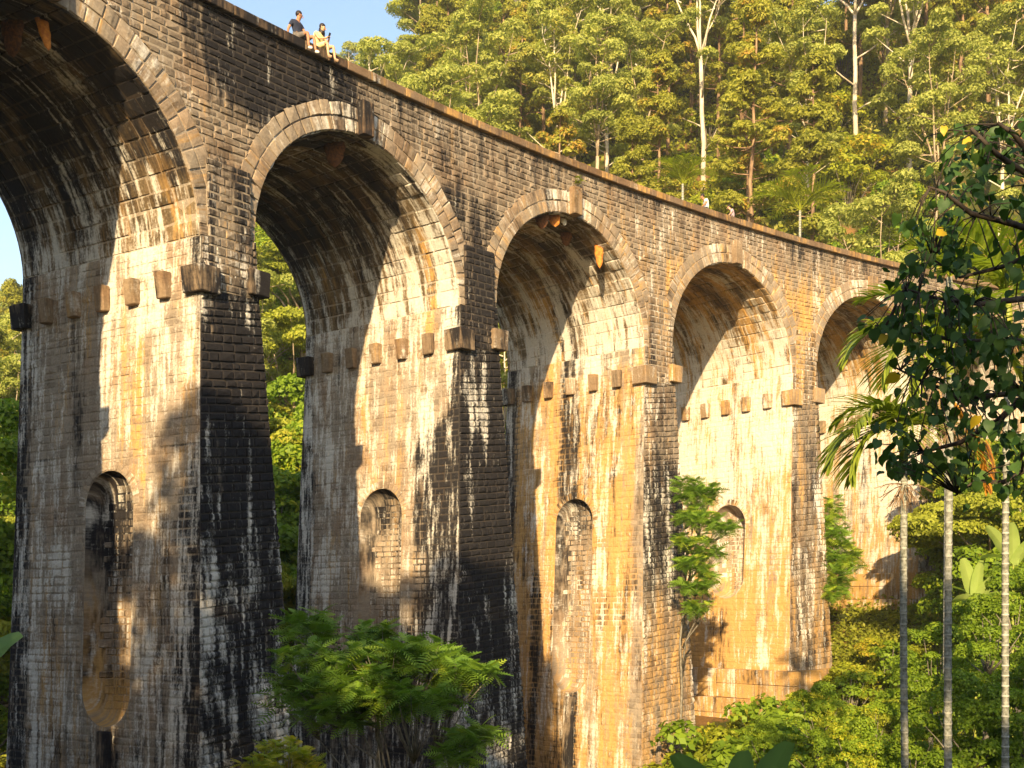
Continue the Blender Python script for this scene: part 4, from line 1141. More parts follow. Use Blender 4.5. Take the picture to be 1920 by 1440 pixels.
# ground cover on the visible slopes
rn = np.random.default_rng(77); pts = []
while len(pts) < 130000:
    px = rn.uniform(1280, 1960, 4000); dd = rn.uniform(28, 75, 4000); az = YAW+np.arctan((px-970.3)/FPX)
    x = CAM.x+dd*np.sin(az); y = CAM.y+dd*np.cos(az); s_, n_ = sn(x, y)
    ok = ((n_ < -.6) | (n_ > 8.5) | (s_ > 52)) & (vnoise(x, y, .35, 9) > .16); z = ground(x, y)
    for a_, b_, c_, o_ in zip(x, y, z, ok):
        if o_: pts.append((a_, b_, c_+abs(rn.normal())*.28))
pts = np.array(pts[:130000]); Nn = rn.normal(size=(len(pts), 3))*.7+np.array([-.3, -.2, 1])
tin = np.stack([rn.random(len(pts)), vnoise(pts[:, 0], pts[:, 1], .8, 2), vnoise(pts[:, 0], pts[:, 1], .5, 6)*.7+rn.random(len(pts))*.3], -1)
gc = link('ground_cover', leaves_mesh('ground_cover', pts, Nn, .12, M['leaf_cover'], tin, 2.0, rn)); tag(gc, 'low weeds and grasses covering the slope under the last piers', kind='stuff')

rn = np.random.default_rng(78); pts = []
px = rn.uniform(-300, 1960, 330000); dd = rn.uniform(58, 190, 330000); az = YAW+np.arctan((px-970.3)/FPX); x = CAM.x+dd*np.sin(az); y = CAM.y+dd*np.cos(az); s_, n_ = sn(x, y)
ok = (n_ > 11) & (vnoise(x, y, .3, 12) > .3); x, y = x[ok][:120000], y[ok][:120000]; pts = np.stack([x, y, ground(x, y)+abs(rn.normal(size=len(x)))*.5], -1)
tin = np.stack([rn.random(len(pts)), vnoise(x, y, .5, 2), vnoise(x, y, .3, 6)*.7+rn.random(len(pts))*.3], -1)
hc = link('undergrowth', leaves_mesh('undergrowth', pts, rn.normal(size=(len(pts), 3))*.7+np.array([-.4, -.3, .8]), .30, M['leaf_cover'], tin, 1.8, rn)); tag(hc, 'undergrowth on the forest floor of the hillside', kind='stuff')
# ------------------------------------------------------------------ palms
def strip_leaflet(p, d, L, wd, droop, rn, seg=3):
    """narrow leaflet from p along d, bending down"""
    d = Vector(d).normalized(); side = d.cross(Vector((0, 0, 1))).normalized(); V = []; q = Vector(p)
    for i in range(seg+1):
        t = i/seg; ww = wd*(1-t)**.6*(.6+.4*min(1, t*5)); V += [q-side*ww, q+side*ww]; dd = (d+Vector((0, 0, -droop*t*1.6))).normalized(); q = q+dd*(L/seg)
    return V, [(2*i, 2*i+1, 2*i+3, 2*i+2) for i in range(seg)]
def frond_mesh(name, ang, elev, L, bend, mat, seed, n=30, lw=.034, ll=.70, droop=.55):
    rn = random.Random(seed); V, F, T = [], [], []
    q = Vector((0, 0, 0)); el = elev; pts = []
    for i in range(n+1):
        pts.append(q.copy()); d = Vector((math.cos(ang)*math.cos(el), math.sin(ang)*math.cos(el), math.sin(el))); q = q+d*(L/n); el -= bend/n
    rp, rf = tube([tuple(p) for p in pts[::2]], [.022*(1-.85*i/len(pts[::2]))+.003 for i in range(len(pts[::2]))], 4)
    V += rp; F += rf; T += [(.9, .5, .2)]*len(rp)
    for i in range(3, n+1):
        t = i/n; d = (pts[i]-pts[i-1]).normalized(); side = d.cross(Vector((0, 0, 1))).normalized(); u = side.cross(d)
        l = ll*math.sin(math.pi*(.18+.78*t))**.6
        for sg in (-1, 1):
            dd = d*(.55+.5*t)+side*sg*rn.uniform(.75, 1.0)+u*rn.uniform(.05, .4)
            v, f = strip_leaflet(pts[i], dd, l*rn.uniform(.85, 1.1), lw, droop*rn.uniform(.6, 1.3), rn); o = len(V); V += v; F += [tuple(j+o for j in g_) for g_ in f]; c = rn.random(); T += [(c, .5, .3)]*len(v)
    return mesh(name, V, F, mat, col=np.c_[np.array(T), np.ones(len(T))], colname='tint')
def palm(px, py_crown, depth, label, fronds, seed, base_py=1600, trunk_r=.052, px_base=None):
    c = pt_px(px, py_crown, depth); b = pt_px(px_base or px, base_py, depth); gz = float(ground(c.x, c.y)); b = Vector((b.x, b.y, min(gz, b.z)))
    t = tag(empty('areca_palm', b), label, 'palm tree', 'slender palms in front of the viaduct'); top = c-b; rnd = random.Random(seed)
    H_ = top.length; nr = int(H_/.145)
    path = [Vector((0, 0, 0)).lerp(top, i/12)+Vector((math.sin(i*.9+seed)*.012, math.cos(i*.7)*.012, 0)) for i in range(13)]
    pp, rr_ = [], []
    for i in range(nr):
        q0 = i/nr*12; j = min(11, int(q0))
        for f_, k_ in ((.0, 1.16), (.12, 1.16), (.2, 1.08), (.95, 1.05)):
            tt_ = (i+f_)/nr; x_ = tt_*12; j = min(11, int(x_)); pp.append(path[j].lerp(path[j+1], x_-j)); rr_.append(trunk_r*k_-.012*tt_)
    link('trunk', tubes_mesh('palm_trunk', [(pp, rr_)], M['palm_bark'], 12), t)
    link('crownshaft', tubes_mesh('crownshaft', [([top-Vector((0, 0, .55)), top-Vector((0, 0, .25)), top+Vector((0, 0, .1))], [.05, .066, .04])], M['palm_sheath'], 12), t)
    for i, (a, e, L, bd) in enumerate(fronds):
        o = link('frond', frond_mesh('frond', math.radians(a), math.radians(e), L, bd, M['leaf_palm'], seed*17+i), t); o.location = top
    return t, top
# view-plane directions: azimuth 27 deg + 90 = to the viewer's left
VL = math.degrees(math.pi/2-YAW)+90
t1, top1 = palm(1695, 800, 15.5, 'slender ringed palm with low drooping fronds, leftmost of the three trunks', [(VL-5, 25, 1.25, 1.9), (VL+12, 5, 1.15, 1.7), (VL+30, 48, 1.1, 2.0), (VL-160, 35, 1.1, 1.8), (VL-40, 60, 1.2, 1.9), (VL+80, 30, 1.0, 1.8), (VL-100, 60, 1.1, 1.6), (VL+170, 20, 1.0, 1.8)], 3, px_base=1703)
t2, top2 = palm(1783, 640, 15.0, 'slender ringed palm with an orange dying frond, middle of the three trunks', [(VL-8, 50, 1.6, 2.1), (VL+14, 25, 1.35, 2.0), (VL-30, 75, 1.5, 1.6), (VL+35, 8, 1.3, 1.8), (VL-170, 50, 1.4, 2.0), (VL+100, 60, 1.3, 1.8), (VL-110, 40, 1.2, 1.7), (VL+175, 20, 1.2, 1.8)], 5, px_base=1776)
t3, top3 = palm(1890, 560, 16.5, 'slender pale ringed palm, rightmost of the three trunks', [(VL-4, 60, 1.6, 1.6), (VL+20, 75, 1.6, 1.4), (VL-60, 70, 1.5, 1.5), (VL+60, 50, 1.4, 1.6), (VL+170, 60, 1.5, 1.7), (VL+130, 30, 1.3, 1.8)], 9, px_base=1885)
o = link('dead_frond', frond_mesh('dead_frond', math.radians(VL-170), math.radians(-40), 1.3, .9, M['leaf_dead'], 77, droop=1.6, ll=.4), t2); o.location = top2-Vector((0, 0, .75)); o['label'] = 'dry orange hanging frond'
# flower stalks: fine brown branching sprays
def spray(seed, R0=.42, n=34):
    rn = random.Random(seed); L = []
    for i in range(n):
        a = rn.uniform(0, 6.28); e = rn.uniform(-1.0, .35); p = Vector((0, 0, 0)); path = [p.copy()]
        d = Vector((math.cos(a)*math.cos(e), math.sin(a)*math.cos(e), math.sin(e)))
        for j in range(4): p = p+d*R0/4*rn.uniform(.7, 1.1); d = (d+Vector((rn.uniform(-.35, .35), rn.uniform(-.35, .35), -.22))).normalized(); path.append(p.copy())
        L.append((path, [.007, .006, .005, .004, .003]))
        q = path[2]; L.append(([q, q+(d+Vector((rn.uniform(-.8, .8), rn.uniform(-.8, .8), -.3))).normalized()*R0*.4], [.004, .003]))
    return L
o = link('flower_stalk', tubes_mesh('flower_stalk', spray(4), M['bark_brown'], 4), t1); o.location = top1-Vector((0, 0, .78))
o = link('flower_stalk', tubes_mesh('flower_stalk', spray(5, .36), M['bark_brown'], 4), t2); o.location = top2-Vector((0, 0, 1.1))
# the bright fan of palm leaves behind the leafy branches and the low ones above the parapet
for i, (px, py, dd, L, lb) in enumerate(((1935, 560, 24, 2.4, 'bright yellow green palm crown behind the dark leafy branches at right'), (1780, 520, 26, 1.6, 'bright palm crown just left of the larger palm crown at right'), (1500, 395, 68, 3.0, 'low bright green palm rising from the bushes behind the parapet'), (1280, 345, 70, 2.2, 'small low palm in the bushes near the tall white trunk'))):
    q = pt_px(px, py, dd); gz = float(ground(q.x, q.y)); tp = tag(empty('palm_tree', (q.x, q.y, gz)), lb, 'palm tree'); tz = Vector((0, 0, q.z-gz))
    link('trunk', tubes_mesh('trunk', [([Vector((0, 0, -.3)), tz], [.09, .07])], M['palm_bark'], 8), tp)
    for j in range(11):
        o = link('frond', frond_mesh('frond', j*.571+i, R_.uniform(.7, 1.35), L, 1.2, M['leaf_shrub'], 400+i*20+j, n=20, lw=.03*L/1.6, ll=.75*L/1.8, droop=.3), tp); o.location = tz

# ------------------------------------------------------------------ broad-leaved branches at the right
def heart(name, mat, seed, s_=.1):
    rn = random.Random(seed); P_ = [(0, 0), (.28, .42), (.62, .46), (.95, .2), (1.25, 0)]
    V = [(0, 0, 0), (.3, 0, -.02), (.62, 0, -.03), (.95, 0, -.06), (1.3, 0, -.16)]
    up_ = [(-.12, .3, .05), (.22, .52, .06), (.62, .46, .03), (.95, .24, -.02)]
    V += up_+[(x, -y, z) for x, y, z in up_]
    V = [(x*s_+rn.uniform(-.004, .004), y*s_, z*s_+rn.uniform(-.006, .006)) for x, y, z in V]
    F = [(0, 1, 6, 5), (1, 2, 7, 6), (2, 3, 8, 7), (3, 4, 8), (1, 0, 9, 10), (2, 1, 10, 11), (3, 2, 11, 12), (4, 3, 12)]
    T = np.tile([rn.random(), rn.random(), .3, 1], (len(V), 1)); return mesh(name, V, F, mat, smooth=True, col=T, colname='tint')
HM = [heart('leaf', M['leaf_heart'], i, .061) for i in range(8)]; HY = heart('leaf_yellow', M['leaf_yellow'], 9, .066)
bt_base = pt_px(2080, 1200, 8.2); bt_base.z = float(ground(bt_base.x, bt_base.y))
bt = tag(empty('heart_leaved_tree', bt_base), 'dark tree with large heart shaped leaves reaching in from the right edge', 'tree')
D0 = 8.2
trunk_pts = [(2080, 1600), (2070, 1100), (2060, 800), (2075, 500), (2060, 250)]
tb = [([pt_px(a, b, D0)-bt_base for a, b in trunk_pts], [.09, .08, .065, .05, .03])]
limbs = [[(2060, 800), (1960, 860), (1880, 905), (1830, 900), (1790, 930)], [(2060, 800), (1930, 735), (1820, 745), (1740, 720), (1680, 690)], [(2065, 700), (1930, 640), (1800, 640), (1700, 620), (1640, 610)], [(2075, 500), (1950, 470), (1880, 500), (1800, 520), (1740, 480)],
         [(2070, 420), (1930, 330), (1870, 290), (1820, 240)], [(2070, 480), (1900, 420), (1820, 400), (1770, 360), (1740, 350)], [(1930, 735), (1870, 790), (1800, 830), (1720, 850)], [(2070, 350), (1960, 330), (1900, 250), (1870, 230)], [(2065, 560), (1920, 560), (1840, 570), (1760, 560), (1690, 540)], [(2060, 800), (1990, 780), (1930, 830), (1900, 880)]]
anchors = []
for i, l in enumerate(limbs):
    dp = D0+R_.uniform(-.5, .6); pts_ = [pt_px(a, b, D0+(dp-D0)*min(1, j/2)) for j, (a, b) in enumerate(l)]; tb.append(([p-bt_base for p in pts_], [.028-.0055*j for j in range(len(pts_))]))
    for j in range(1, len(pts_)): 
        for t in (0, .33, .66): anchors.append(pts_[j-1].lerp(pts_[j], t+.2))
blobs = [(1860, 250, 60, 30, 22), (1900, 300, 45, 40, 18), (1800, 290, 35, 45, 14), (1830, 350, 40, 45, 16), (1900, 380, 40, 20, 8), (1770, 375, 30, 25, 9), (1780, 420, 30, 30, 9), (1745, 470, 35, 30, 14), (1800, 470, 45, 35, 16), (1700, 545, 40, 25, 18), (1760, 575, 55, 30, 24), (1850, 580, 55, 35, 24), (1650, 610, 35, 20, 14), (1700, 610, 40, 25, 16),
         (1800, 640, 70, 35, 34), (1890, 650, 40, 50, 24), (1740, 690, 55, 30, 20), (1830, 720, 60, 30, 26), (1900, 730, 40, 40, 20), (1760, 760, 50, 25, 14), (1850, 790, 60, 35, 26), (1900, 830, 30, 40, 18), (1690, 820, 45, 25, 14), (1740, 860, 60, 25, 20), (1680, 870, 30, 25, 12), (1800, 880, 40, 35, 14), (1890, 900, 30, 30, 12), (1720, 420, 30, 25, 8), (1900, 480, 35, 40, 8), (1710, 500, 25, 20, 8)]
leafspots = []
for (bx_, by_, rx, ry, n) in blobs:
    n = int(n*2.1)
    for i in range(n):
        p = pt_px(bx_+R_.gauss(0, rx*.62), by_+R_.gauss(0, ry*.62), D0+R_.uniform(-.55, .6)); leafspots.append((p, R_.random() < .03))
        if i % 3 == 0:
            a = min(anchors, key=lambda q: (q-p).length); tb.append(([a-bt_base, a.lerp(p, .5)-bt_base+Vector((0, 0, .03)), p-bt_base], [.006, .0045, .003]))
link('branches', tubes_mesh('branches', tb, M['bark_dark'], 6), bt)
view = -(pt_px(1800, 600, 1)-CAM).normalized()
def leaf_matrix(p, s_):
    d = Vector((R_.gauss(0, .5), R_.gauss(0, .5), -abs(R_.gauss(.7, .5)))).normalized(); nrm = (Vector((-.5, -.3, .7))+Vector((R_.gauss(0, .5), R_.gauss(0, .5), R_.gauss(0, .5)))).normalized()
    y = nrm.cross(d).normalized(); nrm = d.cross(y); mt = Matrix((d, y, nrm)).transposed().to_4x4(); mt.translation = p-bt_base; return mt @ Matrix.Scale(s_, 4)
R_.shuffle(leafspots)
for p, yl in leafspots[:300]:
    o = link('leaf', HY if yl else R_.choice(HM), bt); o.matrix_local = leaf_matrix(p, R_.uniform(.75, 1.3))
    if yl: o['label'] = 'yellowing leaf'
V, F, T = [], [], []
for p, yl in leafspots[300:]:
    me = R_.choice(HM); mt = leaf_matrix(p, R_.uniform(.75, 1.3)); o_ = len(V); c = R_.random()
    for v in me.vertices: V.append(tuple(mt @ v.co)); T.append((c, c, .3, 1))
    for q in me.polygons: F.append(tuple(i+o_ for i in q.vertices))
if V: o = link('leaves', mesh('leaves', V, F, M['leaf_heart'], smooth=True, col=np.array(T), colname='tint'), bt); o['kind'] = 'stuff'

# ------------------------------------------------------------------ banana plants
def banana_leaf(L, wd, bend, seed):
    rn = random.Random(seed); n = 14; V, F = [], []
    el = 0; q = Vector((0, 0, 0)); pts = []
    for i in range(n+1): pts.append(q.copy()); q = q+Vector((math.cos(el), 0, math.sin(el)))*(L/n); el -= bend/n
    for i, p in enumerate(pts):
        t = i/n; w_ = wd*math.sin(math.pi*min(.985, t*.86+.12))**.42
        V += [p+Vector((0, -w_, w_*.28+rn.uniform(-.02, .02))), p+Vector((0, -.02, 0)), p+Vector((0, .02, 0)), p+Vector((0, w_, w_*.28+rn.uniform(-.02, .02)))]
    for i in range(n):
        for j in range(3): F.append((4*i+j, 4*i+j+1, 4*i+5+j, 4*i+4+j))
    T = np.tile([.4, .5, .3, 1.], (len(V), 1)); T[:, 0] = [.95 if i % 4 in (1, 2) else rn.uniform(.2, .6) for i in range(len(V))]
    return mesh('banana_leaf', V, F, M['leaf_banana'], smooth=True, col=T, colname='tint')
def banana(px, py, depth, leaves, label, sc_=1.0, seed=0, lit=False):
    q = pt_px(px, py, depth); gz = min(float(ground(q.x, q.y)), q.z-.3); t = tag(empty('banana_plant', (q.x, q.y, gz)), label, 'banana plant', 'banana plants by the viaduct'); tz = Vector((0, 0, q.z-gz))
    link('stem', tubes_mesh('stem', [([Vector((0, 0, -.2)), tz*.5, tz], [.11*sc_, .09*sc_, .05*sc_])], M['palm_sheath'], 8), t)
    for i, (a, e, L, wd, bd, roll) in enumerate(leaves):
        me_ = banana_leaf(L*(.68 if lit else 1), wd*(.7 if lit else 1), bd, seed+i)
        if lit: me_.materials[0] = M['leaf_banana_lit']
        o = link('leaf', me_, t); o.matrix_local = Matrix.Translation(tz) @ Matrix.Rotation(math.radians(a), 4, 'Z') @ Matrix.Rotation(-math.radians(e), 4, 'Y') @ Matrix.Rotation(math.radians(roll), 4, 'X')
banana(1392, 1592, 20, [(VL-10, 62, 2.1, .33, .5, 60), (VL+180, 74, 2.1, .34, .5, -70), (VL+150, 48, 2.2, .32, .7, -60), (VL+60, 80, 1.9, .3, .4, 40), (VL-120, 40, 1.8, .3, .9, 30)], 'banana plant with wide grey green leaves at the bottom right of the third pier', 1, 1)
banana(1830, 1130, 44, [(VL-20, 75, 2.6, .38, .3, 80), (VL+150, 60, 2.6, .36, .9, -50), (VL+20, 20, 2.2, .34, .8, 40), (VL+190, 25, 2.3, .36, .8, -40), (VL+100, 85, 2.4, .36, .3, 0), (VL-70, 45, 2.2, .34, .8, 20)], 'sunlit banana plant with bright leaves up the slope between the right palms', .7, 20, True)
banana(1900, 1060, 42, [(VL-20, 65, 2.6, .36, .6, 60), (VL+150, 60, 2.6, .36, .9, -50), (VL+60, 80, 2.4, .34, .4, 0), (VL-70, 35, 2.2, .34, .9, 20)], 'sunlit banana plant behind the rightmost palm trunk', .7, 30, True)
banana(-100, 1330, 22, [(VL+180, 80, 2.3, .3, .3, 70), (VL+170, 55, 2.0, .3, .6, 60), (VL+200, 68, 1.8, .28, .4, 50), (VL+100, 60, 2.0, .3, .7, 0)], 'dark banana plant at the left edge beside the first pier', 1, 40)

# ------------------------------------------------------------------ wild honeycombs under the crowns
def comb(k, u, n, w_, h_, label, mat, thick=.12, tilt=0, rim=None):
    """a hanging half-moon comb, thick at the middle; width runs across the arch"""
    z0 = ZS+RISE*math.sqrt(max(0, 1-(u/A)**2))+.06
    V, F = [], []; nx_, nz_ = 10, 8
    for side in (-1, 1):
        for j in range(nz_+1):
            t = j/nz_; ww = w_*.5*(1+.08*math.sin(j*2.1+w_*40))*math.sqrt(max(0, 1-t**2.8))*(.92+.08*math.cos(t*3))
            for i in range(nx_+1):
                s_ = -1+2*i/nx_; th_ = thick*.5*math.sqrt(max(0, 1-s_*s_))*math.sqrt(max(0, 1-t*t))+.004
                V.append((s_*ww+tilt*t*h_, side*th_, -t*h_))
    m_ = (nx_+1)*(nz_+1)
    for side in (0, 1):
        for j in range(nz_):
            for i in range(nx_):
                f = (side*m_+j*(nx_+1)+i, side*m_+j*(nx_+1)+i+1, side*m_+(j+1)*(nx_+1)+i+1, side*m_+(j+1)*(nx_+1)+i); F.append(f if side == 0 else f[::-1])
    me = mesh('honeycomb', V, F, mat, smooth=True)
    o = link('honeycomb', me); o.location = Parch(k, u, n, z0).tolist(); o.rotation_euler = (0, 0, math.radians(-68)+(rim or 0))
    tag(o, label, 'honeycomb', 'wild honeycombs under the arches'); return o
comb(1, .2, 1.6, .7, .95, 'large dark brown comb hanging under the first arch crown', M['comb'], .2, rim=-0.25)
comb(1, .5, .9, .3, .8, 'narrow orange brown comb hanging under the first arch', M['comb_bright'], .14, .2, rim=0.50)
comb(2, -.25, 1.0, .7, .85, 'single dark comb hanging under the second arch crown', M['comb'], .2, rim=0.00)
comb(3, -1.35, .45, .55, .62, 'brown comb, leftmost of those under the third arch', M['comb'], .16, rim=0.00)
comb(3, -.65, .45, .5, .52, 'bright orange comb near the crown of the third arch', M['comb_bright'], .14, .15, rim=0.00)
comb(3, .0, .55, .28, .35, 'small white comb at the crown of the third arch', M['comb_white'], .1, .3, rim=0.00)
comb(3, 1.15, 1.3, .5, .6, 'dark comb in shade right of the crown of the third arch', M['comb'], .14, rim=0.00)
comb(3, 2.3, .55, .36, .95, 'long sunlit orange comb hanging low at the right haunch of the third arch', M['comb_bright'], .16, .04, rim=0.00)
# small weed rooted over the third arch's keystone
kp = Vector(Parch(3, 0, -.32, ZS+RISE+1.05).tolist())
feather_tree('wall_weed', kp, [(tuple(kp+Vector((0, 0, .22))), .12, .18, 10)], 'small weed rooted on the keystone of the third arch', 'plant', M['leaf_shrub'], M['bark_grey'], 91, .14, trunk_r=.01)

# ------------------------------------------------------------------ people
def skin_part(name, pts, edges, radii, mat, parent, sub=2):
    me = bpy.data.meshes.new(name); me.from_pydata([tuple(p) for p in pts], edges, []); o = bpy.data.objects.new(name, me); COL.objects.link(o)
    md = o.modifiers.new('skin', 'SKIN'); md.use_smooth_shade = True
    for i, r in enumerate(radii):
        sv = me.skin_vertices[0].data[i]; sv.radius = (r, r) if not isinstance(r, tuple) else r; sv.use_root = (i == 0)
    ms = o.modifiers.new('sub', 'SUBSURF'); ms.levels = sub; ms.render_levels = sub
    dg = bpy.context.evaluated_depsgraph_get(); dg.update(); ev = o.evaluated_get(dg); m2 = bpy.data.meshes.new_from_object(ev); m2.materials.clear(); m2.materials.append(mat)
    m2.polygons.foreach_set('use_smooth', [True]*len(m2.polygons)); bpy.data.objects.remove(o)
    return link(name, m2, parent)
def ellipsoid(name, c, r, mat, parent, rot=0, cut=None):
    import bmesh
    bm = bmesh.new(); bmesh.ops.create_uvsphere(bm, u_segments=14, v_segments=10, radius=1)
    for v in bm.verts: v.co = Vector((v.co.x*r[0], v.co.y*r[1], v.co.z*r[2]))
    if cut is not None: bmesh.ops.bisect_plane(bm, geom=bm.verts[:]+bm.edges[:]+bm.faces[:], plane_co=cut[0], plane_no=cut[1], clear_inner=True)
    me = bpy.data.meshes.new(name); bm.to_mesh(me); bm.free(); me.materials.append(mat); me.polygons.foreach_set('use_smooth', [True]*len(me.polygons))
    return link(name, me, parent, c)
def person(loc, rz, label, joints, skin, shirt_mat, legs_mat, hair_mat, sc_=.88, sleeve=.5, long_hair=False, shorts=True, shoes=M['shoe'], standing=False, dress=False):
    """joints in local metres, facing -y"""
    t = tag(empty('person', loc, rz), label, 'person'); t.scale = (sc_,)*3
    J = {k: Vector(v) for k, v in joints.items()}
    order = ['pelvis', 'waist', 'chest', 'neck', 'headb', 'head', 'headt', 'shl', 'ell', 'wrl', 'hal', 'shr', 'elr', 'wrr', 'har', 'hil', 'knl', 'anl', 'tol', 'hir', 'knr', 'anr', 'tor']
    rad = dict(pelvis=(.15, .11), waist=(.13, .095), chest=(.16, .11), neck=.055, headb=.075, head=.098, headt=.075, shl=.06, ell=.042, wrl=.03, hal=.036, shr=.06, elr=.042, wrr=.03, har=.036, hil=.09, knl=.058, anl=.038, tol=.04, hir=.09, knr=.058, anr=.038, tor=.04)
    E_ = [('pelvis', 'waist'), ('waist', 'chest'), ('chest', 'neck'), ('neck', 'headb'), ('headb', 'head'), ('head', 'headt'), ('chest', 'shl'), ('shl', 'ell'), ('ell', 'wrl'), ('wrl', 'hal'), ('chest', 'shr'), ('shr', 'elr'), ('elr', 'wrr'), ('wrr', 'har'), ('pelvis', 'hil'), ('hil', 'knl'), ('knl', 'anl'), ('anl', 'tol'), ('pelvis', 'hir'), ('hir', 'knr'), ('knr', 'anr'), ('anr', 'tor')]
    ix = {n: i for i, n in enumerate(order)}
    skin_part('body', [J[n] for n in order], [(ix[a], ix[b]) for a, b in E_], [rad[n] for n in order], skin, t, 2)
    # fingers, each its own chain rooted in the palm
    for s_ in ('l', 'r'):
        h_ = J['ha'+s_]; d = (h_-J['wr'+s_]).normalized(); sd = d.cross(Vector((0, 0, 1))).normalized(); P_, E2, Rd = [], [], []
        for i, (off, ln) in enumerate(((-.024, .052), (-.008, .06), (.008, .056), (.024, .044))):
            a = h_+sd*off; b = a+d*ln*.6; c = b+(d+Vector((0, 0, -.6))).normalized()*ln*.5; n0 = len(P_); P_ += [a, b, c]; E2 += [(n0, n0+1), (n0+1, n0+2)]; Rd += [.009, .008, .007]
        n0 = len(P_); a = J['wr'+s_].lerp(h_, .6)+sd*.02; P_ += [a, a+sd*.03+d*.02, a+sd*.035+d*.05]; E2 += [(n0, n0+1), (n0+1, n0+2)]; Rd += [.011, .009, .008]
        V, F = [], []
        for i in range(5):
            v, f = tube([P_[3*i], P_[3*i+1], P_[3*i+2]], Rd[3*i:3*i+3], 5); o_ = len(V); V += v; F += [tuple(j+o_ for j in q) for q in f]
        link('fingers', mesh('fingers', V, F, skin, smooth=True), t)
    el_l = J['shl'].lerp(J['ell'], sleeve*1.2 if sleeve else .1); el_r = J['shr'].lerp(J['elr'], sleeve*1.2 if sleeve else .1)
    pts = [J['pelvis'], J['waist'], J['chest'], J['chest'].lerp(J['neck'], .55), J['shl'], el_l, J['shr'], el_r]
    skin_part('shirt' if not dress else 'top', pts, [(0, 1), (1, 2), (2, 3), (2, 4), (4, 5), (2, 6), (6, 7)], [(.165, .13), (.15, .12), (.18, .13), .085, .082, .066, .082, .066], shirt_mat, t, 2)
    if standing:
        skin_part('trousers', [J['pelvis'], J['hil'], J['knl'], J['anl'], J['hir'], J['knr'], J['anr']], [(0, 1), (1, 2), (2, 3), (0, 4), (4, 5), (5, 6)], [(.165, .13), .105, .078, .06, .105, .078, .06], legs_mat, t, 2)
    else:
        f_ = .8
        skin_part('shorts' if not dress else 'skirt', [J['pelvis'], J['hil'], J['hil'].lerp(J['knl'], f_), J['hir'], J['hir'].lerp(J['knr'], f_)], [(0, 1), (1, 2), (0, 3), (3, 4)], [(.165, .13), .108, .086, .108, .086], legs_mat, t, 2)
    if shoes:
        for s_ in ('l', 'r'):
            a, b = J['an'+s_], J['to'+s_]; d = (b-a)
            skin_part('shoe', [a+Vector((0, .03, -.03)), a.lerp(b, .5)+Vector((0, 0, -.03)), b+Vector((0, 0, -.015))], [(0, 1), (1, 2)], [.055, .055, .045], shoes, t, 1)
    hd = J['head']; f = (J['face']-hd).normalized()
    ellipsoid('hair', hd-f*.032+Vector((0, 0, .04)), (.104, .104, .10), hair_mat, t)
    if long_hair:
        skin_part('long_hair', [hd+Vector((0, 0, .03))-f*.05, hd-f*.085+Vector((0, 0, -.12)), hd-f*.09+Vector((0, 0, -.30)), hd-f*.05+Vector((.10, 0, -.28))], [(0, 1), (1, 2), (1, 3)], [.105, .10, .075, .06], hair_mat, t, 2)
    sd = f.cross(Vector((0, 0, 1))).normalized()
    ellipsoid('nose', hd+f*.105+Vector((0, 0, -.02)), (.014, .016, .022), skin, t)
    for sg in (-1, 1):
        ellipsoid('eye', hd+f*.090+sd*.034*sg+Vector((0, 0, .008)), (.012, .012, .009), M['hair'], t); ellipsoid('ear', hd+sd*.10*sg+Vector((0, 0, -.01)), (.014, .022, .032), skin, t)
    ellipsoid('mouth', hd+f*.092+Vector((0, 0, -.055)), (.024, .01, .007), M['skin'], t)
    return t
kS = 1.755
def seat(s_, n): return Pcurve(s_*PP, n, ZT+.01)
# seated man, looking down to his left (viewer's right); local -y faces out of the wall
sit = dict(pelvis=(0, .06, .12), waist=(0, .12, .30), chest=(0, .14, .50), neck=(.01, .10, .64), headb=(.02, .06, .72), head=(.035, .035, .80), headt=(.04, .04, .87), face=(.09, -.04, .775),
           shl=(-.19, .15, .56), ell=(-.27, .26, .33), wrl=(-.25, .30, .10), hal=(-.25, .27, .03), shr=(.19, .13, .56), elr=(.24, .0, .34), wrr=(.14, -.16, .22), har=(.11, -.22, .20),
           hil=(-.10, .0, .10), knl=(-.13, -.40, .12), anl=(-.12, -.42, -.30), tol=(-.10, -.56, -.36), hir=(.10, .0, .10), knr=(.17, -.40, .11), anr=(.19, -.44, -.31), tor=(.22, -.57, -.37))
th = -kS*PP*KAP
pm = seat(1.765, -.02); person(pm.tolist(), th+.12, 'man in dark polo shirt and shorts sitting on the parapet, leaning on his hand', sit, M['skin'], M['navy'], M['grey_cloth'], M['hair'], .95, .5, shoes=M['shoe'])
sit2 = dict(sit); sit2.update(waist=(0, .08, .28), chest=(0, .04, .46), neck=(.02, -.02, .59), headb=(.03, -.06, .66), head=(.04, -.085, .73), headt=(.05, -.09, .79), face=(.06, -.18, .69), shl=(-.16, .05, .51), ell=(-.20, -.10, .30), wrl=(-.04, -.26, .33), hal=(.0, -.31, .36),
    shr=(.17, .03, .51), elr=(.22, -.12, .30), wrr=(.10, -.27, .34), har=(.06, -.32, .37))
pw_ = seat(1.84, -.02); wm = person(pw_.tolist(), th+.08, 'woman with long dark hair in pale yellow clothes sitting on the parapet with a phone', sit2, M['skin_light'], M['yellow_cloth'], M['yellow_cloth'], M['hair'], .92, 0, True, dress=False, shoes=M['bark_brown'])
c = Vector(wm.location)+Matrix.Rotation(th+.08, 3, 'Z') @ Vector((.035*.92, -.35*.92, .42*.92))
ph = empty('phone', c, th); ph.rotation_euler = (.5, 0, th); tag(ph, 'dark phone in the seated woman\'s hands', 'phone')
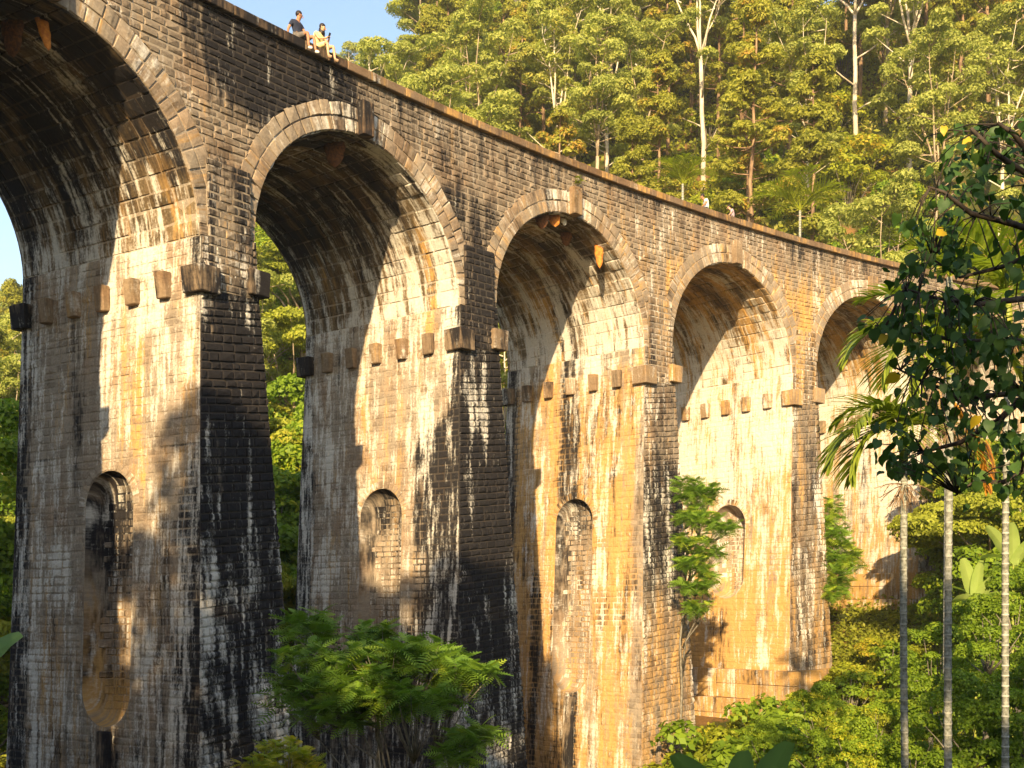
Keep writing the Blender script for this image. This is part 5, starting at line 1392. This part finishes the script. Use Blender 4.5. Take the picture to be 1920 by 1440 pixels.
def boxobj(name, d, mat, parent):
    import bmesh
    bm = bmesh.new(); bmesh.ops.create_cube(bm, size=1)
    for v in bm.verts: v.co = Vector((v.co.x*d[0], v.co.y*d[1], v.co.z*d[2]))
    bmesh.ops.bevel(bm, geom=list(bm.edges), offset=min(d)*.3, segments=2, affect='EDGES'); me = bpy.data.meshes.new(name); bm.to_mesh(me); bm.free(); me.materials.append(mat); return link(name, me, parent)
boxobj('case', (.075, .012, .15), M['dark_plastic'], ph)
stand = dict(pelvis=(0, 0, .92), waist=(0, 0, 1.08), chest=(0, -.03, 1.30), neck=(0, -.06, 1.45), headb=(0, -.09, 1.52), head=(0, -.10, 1.60), headt=(0, -.10, 1.67), face=(0, -.22, 1.57), shl=(-.19, -.03, 1.36), ell=(-.25, -.12, 1.12), wrl=(-.20, -.34, 1.06), hal=(-.18, -.42, 1.05),
             shr=(.19, -.03, 1.36), elr=(.24, -.10, 1.12), wrr=(.18, -.32, 1.08), har=(.16, -.40, 1.07), hil=(-.10, 0, .88), knl=(-.11, -.02, .48), anl=(-.11, .02, .08), tol=(-.12, -.14, .03), hir=(.10, 0, .88), knr=(.11, -.02, .48), anr=(.11, .02, .08), tor=(.12, -.14, .03))
sitb = dict(sit); sitb.update(wrl=(-.22, -.02, .12), hal=(-.20, -.08, .10), ell=(-.27, .12, .30), chest=(0, .08, .48), neck=(0, -.02, .60), headb=(0, -.08, .66), head=(0, -.11, .73), headt=(0, -.11, .80), face=(0, -.24, .68), shl=(-.19, .06, .53), shr=(.19, .06, .53))
s_w = 3.835*PP
person(Pcurve(s_w, .30, ZT+.01).tolist(), -s_w*KAP-math.pi/2-.7, 'person in white shirt bent forward on the distant parapet', sitb, M['skin'], M['white_cloth'], M['navy'], M['hair'], .95, .6)
person(Pcurve(s_w+1.95, .28, ZT+.01).tolist(), -s_w*KAP-math.pi/2-.9, 'person in a lilac shirt on the parapet just right of the white shirt', sitb, M['skin_light'], M['lilac_cloth'], M['grey_cloth'], M['hair'], .84, .7)

# ------------------------------------------------------------------ labels that single each one out
seen = {}
for o in bpy.data.objects:
    if o.get('category') and o.get('group'): seen.setdefault(o['label'], []).append(o)
ORD = ['first', 'second', 'third', 'fourth', 'fifth', 'sixth', 'seventh', 'eighth', 'ninth', 'tenth', 'eleventh', 'twelfth', 'thirteenth', 'fourteenth', 'fifteenth', 'sixteenth', 'seventeenth', 'eighteenth', 'nineteenth', 'twentieth']
for lb, L in seen.items():
    if len(L) < 2: continue
    L.sort(key=lambda o: project([list(o.location)])[0][0])
    for i, o in enumerate(L):
        o['label'] = lb+', '+((['', 'twenty ', 'forty ', 'sixty ', 'eighty '][min(4, i//20)]+ORD[i % 20]).replace('twenty tw', 'thirty tw')+' from left')
